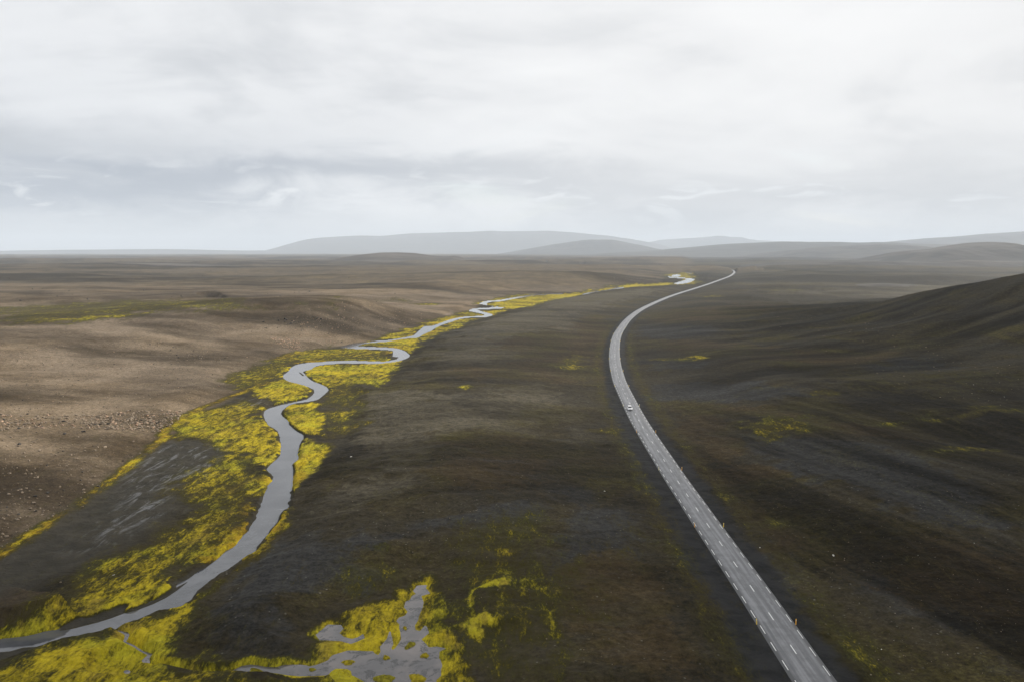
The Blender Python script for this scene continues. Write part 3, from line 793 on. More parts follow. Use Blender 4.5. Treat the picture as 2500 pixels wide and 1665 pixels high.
    mc = nt.mix(nt.math('MULTIPLY', nt.mapr(nt.noise(flatP, 0.05, 3, 0.55, 0.4), 0.46, 0.62), 0.6), mc, nt.mix(hi, (0.038, 0.040, 0.008), (0.335, 0.325, 0.022)))
    mc = nt.mix(nt.math('MULTIPLY', nt.mapr(nt.noise(nt.scale(P, (0.20, 0.07, 0.3), 0.32), 1.0, 5, 0.6, 0.4), 0.52, 0.66), 0.6), mc, nt.mix(hi, (0.060, 0.045, 0.012), (0.250, 0.180, 0.035)))
    mc = nt.mix(nt.math('MULTIPLY', edge_, nt.mapr(n_m, 0.38, 0.66)), mc, (0.40, 0.245, 0.014))
    mc = nt.mix(1.0, mc, nt.mix(nt.mapr(grain, 0.3, 0.7), (0.66, 0.66, 0.66), (1.32, 1.32, 1.32)), 'MULTIPLY')
    col = nt.mix(mm, base, mc)
    nt.l.new(col, nt.bsdf.inputs['Base Color'])
    nt.put(nt.bsdf.inputs['Roughness'], nt.math('SUBTRACT', 0.92, nt.math('MULTIPLY', wst, 0.46)))
    nt.put(nt.bsdf.inputs['Specular IOR Level'], nt.math('ADD', 0.06, nt.math('MULTIPLY', wst, 0.34)))
    hgt = nt.math('ADD', nt.math('MULTIPLY', n_fine, nt.math('ADD', 0.25, nt.math('MULTIPLY', mm, 0.5))), nt.math('MULTIPLY', n_m, 0.9))
    bp = nt.node('ShaderNodeBump')
    bp.inputs['Strength'].default_value = 0.9
    bp.inputs['Distance'].default_value = 1.0
    nt.put(bp.inputs['Height'], hgt)
    nt.l.new(bp.outputs[0], nt.bsdf.inputs['Normal'])
    return m


def water_material(name, body, rough, ripple, growth=0.0):
    m, nt = new_mat(name)
    geo = nt.node('ShaderNodeNewGeometry')
    P = geo.outputs['Position']
    n = nt.noise(nt.scale(P, (0.12, 0.12, 1)), 1.0, 4, 0.6, 0.4)
    wc = nt.mix(nt.mapr(n, 0.35, 0.68), body[0], body[1])
    if growth:
        gn = nt.noise(P, 0.33, 6, 0.68, 0.5)
        wc = nt.mix(nt.math('MULTIPLY', nt.mapr(gn, 0.51, 0.60), growth), wc, (0.022, 0.022, 0.020))
    nt.l.new(wc, nt.bsdf.inputs['Base Color'])
    rp = nt.noise(nt.scale(P, (0.25, 0.25, 1)), 1.0, 3, 0.5)
    nt.put(nt.bsdf.inputs['Roughness'], nt.mapr(rp, 0.3, 0.7, rough * 0.5, rough * 1.6))
    nt.bsdf.inputs['IOR'].default_value = 1.5
    w = nt.noise(nt.scale(P, (1.4, 0.8, 1), 0.6), 1.0, 3, 0.6)
    bp = nt.node('ShaderNodeBump')
    bp.inputs['Strength'].default_value = ripple
    bp.inputs['Distance'].default_value = 0.05
    nt.put(bp.inputs['Height'], w)
    nt.l.new(bp.outputs[0], nt.bsdf.inputs['Normal'])
    return m


def plain(name, col, rough=0.8, spec=0.3, var=0.0, scale=6.0, metal=0.0):
    m, nt = new_mat(name)
    if var:
        tc = nt.node('ShaderNodeTexCoord').outputs['Object']
        n = nt.noise(tc, scale, 4, 0.6)
        lo = tuple(c * (1 - var) for c in col)
        hi = tuple(min(c * (1 + var), 1) for c in col)
        nt.l.new(nt.mix(nt.mapr(n, 0.3, 0.7), lo, hi), nt.bsdf.inputs['Base Color'])
    else:
        nt.put(nt.bsdf.inputs['Base Color'], col)
    nt.bsdf.inputs['Roughness'].default_value = rough
    nt.bsdf.inputs['Specular IOR Level'].default_value = spec
    nt.bsdf.inputs['Metallic'].default_value = metal
    return m


MAT_GROUND = ground_material()
MASK_A = np.stack([MOSSV, edge, BROWN, np.ones_like(GX)], 1)
MASK_B = np.stack([DARK, WETV, SHOULDER, DIAG], 1)
MASK_C = np.stack([PC[0], PC[1], PC[2], TONE], 1)
ATTR = {'mask_a': MASK_A, 'mask_b': MASK_B, 'mask_c': MASK_C}

qm = MOSSV[QUADS].mean(1)
qc = VV[QUADS].mean(1)
mn = 0.35 * fbm(qc[:, 0], qc[:, 1], 4.0, 3, 81)
is_moss = (qm + mn * 0.5) > 0.50
ground, gu = sheet('ground', VV, QUADS[~is_moss], MAT_GROUND, ATTR)
ground['kind'] = 'structure'
ground['label'] = 'dark volcanic sand and brown gravel plain'
mossy, mu = sheet('moss', VV, QUADS[is_moss], MAT_GROUND, ATTR)
mossy['kind'] = 'stuff'
mossy['label'] = 'bright yellow-green moss carpet along the river and pond'
mossy['category'] = 'moss'


def grid_normals():
    du = np.roll(V3, -1, axis=1) - np.roll(V3, 1, axis=1)
    dvv = np.empty_like(V3)
    dvv[1:-1] = V3[2:] - V3[:-2]
    dvv[0] = V3[1] - V3[0]
    dvv[-1] = V3[-1] - V3[-2]
    n = np.cross(du, dvv)
    n /= np.maximum(np.linalg.norm(n, axis=2, keepdims=True), 1e-12)
    n = np.where(n[..., 2:3] < 0, -n, n)
    return n.reshape(-1, 3)


NRM = grid_normals()
for o, us in ((ground, gu), (mossy, mu)):
    at = o.data.attributes.new('custom_normal', 'FLOAT_VECTOR', 'POINT')
    o.data.normals_split_custom_set_from_vertices(NRM[us].astype(np.float32).tolist()) if False else None
    o.data.attributes.remove(at)


def ground_z(x, y):
    """height of the land sheet"""
    x = np.atleast_1d(np.asarray(x, float))
    y = np.atleast_1d(np.asarray(y, float))
    r = np.hypot(x, y)
    a = np.arctan2(x, y)
    fi = np.clip(np.interp(r, rad, np.arange(NR)), 0, NR - 1.001)
    fj = np.clip(np.interp(a, az_f, np.arange(len(az_f))), 0, len(az_f) - 1.001)
    i = fi.astype(int)
    j = fj.astype(int)
    u = fi - i
    v = fj - j
    return (Z2[i, j] * (1 - u) * (1 - v) + Z2[i + 1, j] * u * (1 - v) + Z2[i, j + 1] * (1 - u) * v + Z2[i + 1, j + 1] * u * v)


# water sheets lie in the carved beds
MAT_RIVER = water_material('river_water', ((0.050, 0.053, 0.060), (0.085, 0.088, 0.096)), 0.05, 0.16)
MAT_POND = water_material('pond_water', ((0.085, 0.080, 0.080), (0.165, 0.142, 0.130)), 0.08, 0.10, 0.85)
flat = VV.copy()
flat[:, 2] = 0.0
for nm, s, mt, lab in (('river', SD_RIVER, MAT_RIVER, 'grey meandering river reflecting the cloudy sky'),
                       ('stream', SD_STREAM, MAT_POND, 'narrow stream winding from the pond to the river'),
                       ('pond', SD_POND, MAT_POND, 'shallow branching pond with muddy grey water')):
    pad = 0.8 if nm != 'river' else 1.2
    mk = (s[QUADS].min(1) < pad) & (qc[:, 1] > 20)
    wo, _ = sheet(nm, flat, QUADS[mk], mt)
    if nm != 'river':
        wo.location.z = 0.004 if nm == 'pond' else 0.008
    wo['kind'] = 'structure'
    wo['label'] = lab

# ------------------------------------------------------------------ generic mesh tools
def link_mesh(name, me, mat=None, parent=None, smooth_shade=False):
    if mat is not None and not me.materials:
        me.materials.append(mat)
    if smooth_shade:
        me.polygons.foreach_set('use_smooth', np.ones(len(me.polygons), bool))
    o = bpy.data.objects.new(name, me)
    COL.objects.link(o)
    if parent is not None:
        o.parent = parent
    return o


def bm_obj(name, bm, mat, parent=None, smooth_shade=False):
    me = bpy.data.meshes.new(name)
    bm.to_mesh(me)
    bm.free()
    return link_mesh(name, me, mat, parent, smooth_shade)


def tag(o, label, cat, group=None):
    o['label'] = label
    o['category'] = cat
    if group:
        o['group'] = group
    return o


def empty(name, loc, rz=0.0):
    o = bpy.data.objects.new(name, None)
    o.location = loc
    o.rotation_euler = (0, 0, rz)
    o.empty_display_size = 0.5
    COL.objects.link(o)
    return o


def box(bm, c, s, taper=1.0, rot=None):
    r = bmesh.ops.create_cube(bm, size=1.0)
    for v in r['verts']:
        k = taper if v.co.z > 0 else 1.0
        v.co = Vector((v.co.x * s[0] * k, v.co.y * s[1] * k, v.co.z * s[2]))
        if rot is not None:
            v.co = rot @ v.co
        v.co += Vector(c)
    return r['verts']


# ------------------------------------------------------------------ distant hills
def hill_material(name, c1, c2):
    m, nt = new_mat(name)
    geo = nt.node('ShaderNodeNewGeometry')
    P = geo.outputs['Position']
    n = nt.noise(nt.scale(P, (0.0022, 0.006, 0.02)), 1.0, 6, 0.6, 0.6)
    n2 = nt.noise(nt.scale(P, (0.0009, 0.004, 0.01)), 1.0, 4, 0.6, 0.4)
    c = nt.mix(nt.mapr(n, 0.35, 0.65), c1, c2)
    c = nt.mix(nt.math('MULTIPLY', nt.mapr(n2, 0.52, 0.66), 0.45), c, (0.11, 0.10, 0.085))
    nt.l.new(c, nt.bsdf.inputs['Base Color'])
    nt.bsdf.inputs['Roughness'].default_value = 0.95
    nt.bsdf.inputs['Specular IOR Level'].default_value = 0.1
    return m


MAT_HILL_D = hill_material('dark_hill_soil', (0.030, 0.029, 0.028), (0.062, 0.056, 0.048))
MAT_HILL_B = hill_material('brown_hill_soil', (0.050, 0.043, 0.036), (0.095, 0.082, 0.068))


def ridge(name, pts, D, depth, mat, label, rough=0.05, back=1.3, seed=1):
    """a hill whose crest stands at distance D with the profile pts; it falls to the plain in front and behind"""
    P = np.asarray(pts, float)
    n = 260
    u = np.linspace(P[0, 0], P[-1, 0], n)
    cx = (u - 1250) / FPX
    v = np.interp(u, P[:, 0], P[:, 1])
    ker = np.exp(-np.linspace(-2, 2, 13) ** 2)
    ker /= ker.sum()
    v = np.convolve(np.pad(v, 6, mode='edge'), ker, 'valid')
    b = -(v - 832.5) / FPX
    cp, sp = math.cos(PITCH), math.sin(PITCH)
    dy_ = cp + b * sp
    dz_ = -sp + b * cp
    hz = CAM_H + dz_ / dy_ * D
    X = cx / dy_ * D
    m = 65
    T = np.concatenate([np.linspace(-1, 0, 46), np.linspace(0, 1, m - 45)[1:]])
    XX = np.repeat(X[:, None], m, 1)
    wob2 = fbm(X, np.zeros_like(X), depth * 1.1, 3, seed)
    YY = D + T[None, :] * np.where(T[None, :] < 0, depth, depth * back) + (wob2 * depth * 0.18)[:, None] * (1 - np.abs(T[None, :]))
    prof = 0.5 + 0.5 * np.cos(np.pi * np.abs(T))
    prof = prof ** 0.9
    base = -14.0
    ZZ = base + (hz[:, None] - base) * prof[None, :]
    rel = fbm(XX.ravel(), YY.ravel() * 0.6, depth * 0.5, 5, seed + 3).reshape(XX.shape)
    rel = rel + 0.5 * fbm(XX.ravel(), YY.ravel() * 0.25, depth * 0.14, 4, seed + 8).reshape(XX.shape)
    ZZ += rel * 4.0 * rough * np.maximum(hz[:, None], 10) * np.clip(np.abs(T[None, :]) * 4, 0, 1) * (1 - np.abs(T[None, :]))
    # parallel rays: keep the crest profile where the crest stands
    XX = XX * (1 + 0.0 * T[None, :])
    vs = np.stack([XX.ravel(), YY.ravel(), ZZ.ravel()], 1)
    id_ = np.arange(n * m).reshape(n, m)
    q = np.stack([id_[:-1, :-1], id_[1:, :-1], id_[1:, 1:], id_[:-1, 1:]], -1).reshape(-1, 4)
    o, _ = sheet(name, vs, q, mat)
    o['kind'] = 'structure'
    o['label'] = label
    return o


ridge('mountain', [(640, 640), (700, 603), (740, 588), (775, 581), (830, 577.5), (880, 575.5), (930, 577), (1000, 570), (1100, 568), (1250, 565.5), (1340, 565), (1400, 569), (1480, 577), (1600, 596), (1700, 640)],
      27000, 4600, MAT_HILL_D, 'blue hazy flat-topped mountain on the far horizon', 0.05, 1.2, 1)
ridge('hill', [(-900, 628), (-500, 616), (-200, 613), (0, 613.5), (200, 610.5), (400, 609), (600, 613), (800, 611), (1000, 609), (1200, 612), (1350, 630)],
      24000, 2800, MAT_HILL_D, 'low blue range along the left horizon', 0.04, 1.2, 2)
ridge('hill', [(1480, 640), (1560, 598), (1616, 586), (1700, 581), (1747, 578), (1798, 580), (1850, 588), (2000, 594), (2150, 604), (2250, 640)],
      31000, 3000, MAT_HILL_D, 'very pale ridge behind the middle hills', 0.05, 1.2, 3)
ridge('hill', [(1130, 640), (1178, 626), (1240, 617), (1297, 607), (1361, 596), (1425, 587.6), (1480, 585.5), (1510, 589), (1560, 599), (1594, 607), (1680, 622), (1760, 640)],
      15500, 2800, MAT_HILL_D, 'rounded grey hill right of the picture centre', 0.07, 1.2, 4)
ridge('hill', [(1180, 650), (1263, 638), (1361, 626), (1446, 621), (1510, 616.5), (1586, 614), (1658, 607.5), (1785, 596), (1904, 591), (2000, 593), (2150, 595), (2300, 600), (2450, 622), (2560, 650)],
      11500, 2800, MAT_HILL_D, 'long pale grey slope behind the far road bend', 0.06, 1.3, 5)
ridge('hill', [(2040, 640), (2120, 603), (2200, 589), (2260, 582), (2350, 578), (2420, 572), (2500, 566), (2620, 558), (2800, 556), (3000, 580), (3200, 640)],
      16500, 3200, MAT_HILL_D, 'high misty slope at the right edge of the horizon', 0.05, 1.3, 6)
ridge('hill', [(1720, 650), (1800, 636), (1940, 612), (2050, 603), (2115, 599), (2168, 596), (2221, 600), (2300, 608), (2420, 616), (2560, 640)],
      8200, 1900, MAT_HILL_D, 'grey hill between the road bend and the right dome', 0.07, 1.3, 7)
ridge('hill', [(2130, 640), (2221, 617), (2326, 604), (2379, 594.5), (2417, 591), (2459, 595), (2487, 602), (2560, 612), (2700, 622), (2850, 645)],
      4600, 1000, MAT_HILL_D, 'dark dome-shaped hill near the right edge', 0.07, 1.3, 8)
ridge('hill', [(640, 655), (730, 640), (819, 631), (878, 622), (923, 617.5), (968, 617), (1012, 619), (1057, 625.5), (1083, 627), (1110, 625.5), (1125, 630), (1160, 643)],
      4600, 900, MAT_HILL_B, 'low brown hill left of the picture centre', 0.07, 1.3, 9)

ridge('hill', [(1720, 672), (1790, 660), (1870, 647), (1970, 640), (2100, 637), (2220, 641), (2290, 636), (2420, 638), (2560, 648), (2720, 662), (2800, 672)],
      3500, 650, MAT_HILL_D, 'low dark fold of land below the dome-shaped hill', 0.12, 1.3, 10)
ridge('hill', [(1990, 720), (2045, 707), (2098, 696), (2151, 692), (2221, 694.5), (2256, 702), (2330, 716)],
      1480, 170, MAT_HILL_D, 'small dark hump on the plain right of the road bend', 0.10, 1.3, 11)
ridge('hill', [(-300, 668), (-100, 655), (100, 646), (330, 643), (520, 648), (700, 657), (860, 668)],
      3300, 600, MAT_HILL_B, 'broad low brown swell on the left plain', 0.10, 1.3, 12)
ridge('hill', [(1080, 668), (1150, 657), (1230, 650), (1330, 647), (1400, 652), (1480, 660), (1540, 668)],
      3050, 420, MAT_HILL_B, 'low grey-brown swell in front of the far straight road', 0.10, 1.3, 13)

# ------------------------------------------------------------------ road
def road_material():
    m, nt = new_mat('worn_asphalt')
    at = nt.node('ShaderNodeAttribute', attribute_name='road_uv')
    sp = nt.node('ShaderNodeSeparateColor')
    nt.put(sp.inputs[0], at.outputs['Color'])
    across = sp.outputs[0]
    along = sp.outputs[1]
    cmb = nt.node('ShaderNodeCombineXYZ')
    nt.put(cmb.inputs[0], across)
    nt.put(cmb.inputs[1], nt.math('MULTIPLY', along, 0.03))
    st = nt.noise(cmb.outputs[0], 1.3, 4, 0.55, 0.2)
    geo = nt.node('ShaderNodeNewGeometry')
    n = nt.noise(geo.outputs['Position'], 0.5, 5, 0.65, 0.3)
    g = nt.noise(geo.outputs['Position'], 9.0, 2, 0.6)
    k = nt.math('ADD', nt.math('MULTIPLY', st, 0.7), nt.math('MULTIPLY', n, 0.3))
    c = nt.mix(nt.mapr(k, 0.40, 0.62), (0.082, 0.084, 0.089), (0.190, 0.193, 0.202))
    ab = nt.math('ABSOLUTE', across)
    c = nt.mix(nt.mapr(ab, 2.3, 3.0), c, (0.052, 0.053, 0.056))
    trk = nt.mapr(nt.math('ABSOLUTE', nt.math('SUBTRACT', across, 1.75)), 0.42, 0.1)
    c = nt.mix(nt.math('MULTIPLY', trk, nt.mapr(n, 0.40, 0.60)), c, (0.085, 0.087, 0.092))
    c = nt.mix(1.0, c, nt.mix(g, (0.88, 0.88, 0.88), (1.12, 1.12, 1.12)), 'MULTIPLY')
    nt.l.new(c, nt.bsdf.inputs['Base Color'])
    nt.bsdf.inputs['Roughness'].default_value = 0.45
    nt.bsdf.inputs['Specular IOR Level'].default_value = 0.5
    return m


MAT_ROAD = road_material()
MAT_PAINT = plain('road_paint', (0.78, 0.78, 0.76), 0.6, 0.3, 0.10, 2.0)


def build_road():
    prof = [(-3.9, -0.55), (-3.35, -0.03), (-1.7, 0.03), (0.0, 0.06), (1.7, 0.03), (3.35, -0.03), (3.9, -0.55)]
    n, k = len(RC), len(prof)
    vs = np.zeros((n, k, 3))
    uv = np.zeros((n, k, 4))
    for j, (o, dz) in enumerate(prof):
        vs[:, j, :2] = RC + RN * o
        vs[:, j, 2] = ROAD_Z + dz
        uv[:, j, 0] = o
        uv[:, j, 1] = RS
        uv[:, j, 3] = 1
    id_ = np.arange(n * k).reshape(n, k)
    q = np.stack([id_[:-1, :-1], id_[:-1, 1:], id_[1:, 1:], id_[1:, :-1]], -1).reshape(-1, 4)
    o, _ = sheet('road', vs.reshape(-1, 3), q, MAT_ROAD, {'road_uv': uv.reshape(-1, 4)})
    o['kind'] = 'structure'
    o['label'] = 'two-lane asphalt road curving towards the hills'
    return o


road = build_road()


def road_at(s, off=0.0):
    p = np.array([np.interp(s, RS, RC[:, 0]), np.interp(s, RS, RC[:, 1])])
    t = np.array([np.interp(s, RS, RT[:, 0]), np.interp(s, RS, RT[:, 1])])
    t /= np.hypot(*t)
    nrm = np.array([t[1], -t[0]])
    z0 = ROAD_Z + np.interp(abs(off), [0, 1.7, 3.35, 3.9], [0.06, 0.03, -0.03, -0.55])
    q = p + nrm * off
    return q[0], q[1], z0, math.atan2(-t[0], t[1])


def s_of(px, py):
    q = unproject([(px, py)], ROAD_Z)[0]
    i = int(np.argmin(np.hypot(RC[:, 0] - q[0], RC[:, 1] - q[1])))
    return RS[i]


def dash_mesh(name, w, l):
    me = bpy.data.meshes.new(name)
    vs, fs = [], []
    segs = 3
    t = 0.006
    for i in range(segs + 1):
        y = -l / 2 + l * i / segs
        vs += [(-w / 2, y, 0), (w / 2, y, 0), (w / 2, y, t), (-w / 2, y, t)]
    for i in range(segs):
        a = i * 4
        fs += [(a + 3, a + 2, a + 6, a + 7), (a, a + 3, a + 7, a + 4), (a + 1, a + 5, a + 6, a + 2)]
    fs += [(0, 1, 2, 3), (segs * 4, segs * 4 + 3, segs * 4 + 2, segs * 4 + 1)]
    me.from_pydata(vs, [], fs)
    me.materials.append(MAT_PAINT)
    return me


ME_CENTRE = dash_mesh('centre_marking', 0.16, 3.0)
ME_EDGE = dash_mesh('edge_marking', 0.13, 3.0)
S0 = s_of(1943, 1594.5)


def far_dashes(name, items, me):
    bm = bmesh.new()
    for (x, y, z0, rz) in items:
        M = Matrix.Translation((x, y, z0 + 0.004)) @ Matrix.Rotation(rz, 4, 'Z')
        tmp = bmesh.new()
        tmp.from_mesh(me)
        bmesh.ops.transform(tmp, matrix=M, verts=tmp.verts)
        mm_ = bpy.data.meshes.new('tmp')
        tmp.to_mesh(mm_)
        tmp.free()
        bm.from_mesh(mm_)
        bpy.data.meshes.remove(mm_)
    o = bm_obj(name, bm, MAT_PAINT, road)
    o['kind'] = 'stuff'


def markings():
    far_c, far_e = [], []
    for i, k in enumerate(range(-2, 110)):
        s = S0 + k * 12.0
        it = road_at(s)
        if i < 70:
            o = link_mesh('centre_marking', ME_CENTRE, None, road)
            o.location = (it[0], it[1], it[2] + 0.004)
            o.rotation_euler = (0, 0, it[3])
        else:
            far_c.append(it)
    cnt = 0
    for k in range(-4, 235):
        for side, ph in ((-1, 1.0), (1, -0.6)):
            s = S0 + k * 6.0 + ph
            it = road_at(s, side * 2.95)
            if cnt < 300:
                o = link_mesh('edge_marking', ME_EDGE, None, road)
                o.location = (it[0], it[1], it[2] + 0.012)
                o.rotation_euler = (0, 0, it[3])
                cnt += 1
            else:
                far_e.append((it[0], it[1], it[2] + 0.008, it[3]))
    far_dashes('centre_marking', far_c, ME_CENTRE)
    far_dashes('edge_marking', far_e, ME_EDGE)


markings()

# ------------------------------------------------------------------ roadside marker posts
MAT_POST_O = plain('orange_post_plastic', (0.80, 0.40, 0.04), 0.5, 0.4, 0.08, 8)
MAT_POST_Y = plain('yellow_post_plastic', (0.82, 0.58, 0.08), 0.5, 0.4, 0.08, 8)
MAT_POST_P = plain('faded_post_plastic', (0.78, 0.68, 0.38), 0.55, 0.4, 0.10, 8)
MAT_REFL = plain('white_reflector', (0.80, 0.78, 0.66), 0.25, 0.6)
MAT_COLLAR = plain('black_rubber_collar', (0.03, 0.03, 0.03), 0.7, 0.3)


def post_meshes():
    bm = bmesh.new()
    vs = box(bm, (0, 0, 0.55), (0.18, 0.09, 1.10), 0.92)
    for v in vs:                                     # slanted top
        if v.co.z > 0.6 and v.co.y > 0:
            v.co.z += 0.05
    bmesh.ops.bevel(bm, geom=bm.edges[:], offset=0.012, segments=1, affect='EDGES')
    body = bpy.data.meshes.new('post_body')
    bm.to_mesh(body)
    bm.free()
    bm = bmesh.new()
    box(bm, (0, -0.049, 0.90), (0.10, 0.014, 0.18))
    bmesh.ops.bevel(bm, geom=bm.edges[:], offset=0.005, segments=1, affect='EDGES')
    refl = bpy.data.meshes.new('reflector')
    bm.to_mesh(refl)
    bm.free()
    bm = bmesh.new()
    box(bm, (0, 0, 0.05), (0.23, 0.15, 0.10), 0.75)
    col = bpy.data.meshes.new('base_collar')
    bm.to_mesh(col)
    bm.free()
    refl.materials.append(MAT_REFL)
    col.materials.append(MAT_COLLAR)
    return body, refl, col


ORD = ['nearest', 'second', 'third', 'fourth', 'fifth', 'sixth', 'seventh', 'eighth', 'ninth', 'tenth', 'eleventh', 'twelfth', 'thirteenth', 'fourteenth', 'fifteenth']


def posts():
    body, refl, colr = post_meshes()
    bodies = {}
    for k, mt in (('orange', MAT_POST_O), ('yellow', MAT_POST_Y), ('faded yellow', MAT_POST_P)):
        b = body.copy()
        b.name = 'post_body'
        b.materials.append(mt)
        bodies[k] = b
    sL, sR = s_of(1853, 1527), s_of(1947, 1527.7)
    for side, s_first, cols in ((-1, sL, ['yellow', 'orange', 'faded yellow', 'orange', 'faded yellow', 'yellow']),
                                (1, sR, ['orange', 'yellow', 'orange', 'orange', 'faded yellow', 'yellow'])):
        for i in range(12):
            s = s_first + i * 50.0
            x, y, z0, rz = road_at(s, side * 3.42)
            z0 = ROAD_Z - 0.14
            c = cols[i] if i < len(cols) else 'yellow'
            e = empty('marker_post', (x, y, z0), rz + random.uniform(-0.1, 0.1))
            e.rotation_euler[1] = side * 0.03 + random.uniform(-0.05, 0.05)
            e.rotation_euler[0] = random.uniform(-0.03, 0.05)
            for nm, me in (('post_body', bodies[c]), ('reflector', refl), ('base_collar', colr)):
                link_mesh(nm, me, None, e)
            sd = 'left' if side < 0 else 'right'
            lab = (f'{c} marker post on the {sd} road edge, nearest to the camera' if i == 0 else
                   f'{c} marker post on the {sd} road edge, {ORD[i]} from the camera')
            tag(e, lab, 'road post', f'marker posts along the {sd} road edge')


posts()

# ------------------------------------------------------------------ white car
MAT_CAR = plain('white_car_paint', (0.80, 0.80, 0.80), 0.25, 0.6)
MAT_GLASS = plain('tinted_car_glass', (0.05, 0.055, 0.06), 0.08, 0.7)
MAT_TYRE = plain('tyre_rubber', (0.02, 0.02, 0.02), 0.85, 0.2)
MAT_RIM = plain('alloy_rim', (0.45, 0.45, 0.46), 0.35, 0.5, metal=0.8)
MAT_BLACK = plain('black_trim', (0.02, 0.02, 0.022), 0.5, 0.4)
MAT_LAMP = plain('headlight_lens', (0.70, 0.72, 0.75), 0.1, 0.7)
MAT_PLATE = plain('number_plate_white', (0.75, 0.75, 0.75), 0.5, 0.3)


def loft(bm, sections):
    """closed body from cross-sections (y, [(x, z) ...])"""
    rows = []
    for y, sec in sections:
        rows.append([bm.verts.new((x, y, zz)) for x, zz in sec])
    n = len(rows[0])
    for a, b in zip(rows[:-1], rows[1:]):
        for i in range(n):
            bm.faces.new((a[i], a[(i + 1) % n], b[(i + 1) % n], b[i]))
    bm.faces.new(rows[0][::-1])
    bm.faces.new(rows[-1])
    bmesh.ops.recalc_face_normals(bm, faces=bm.faces[:])


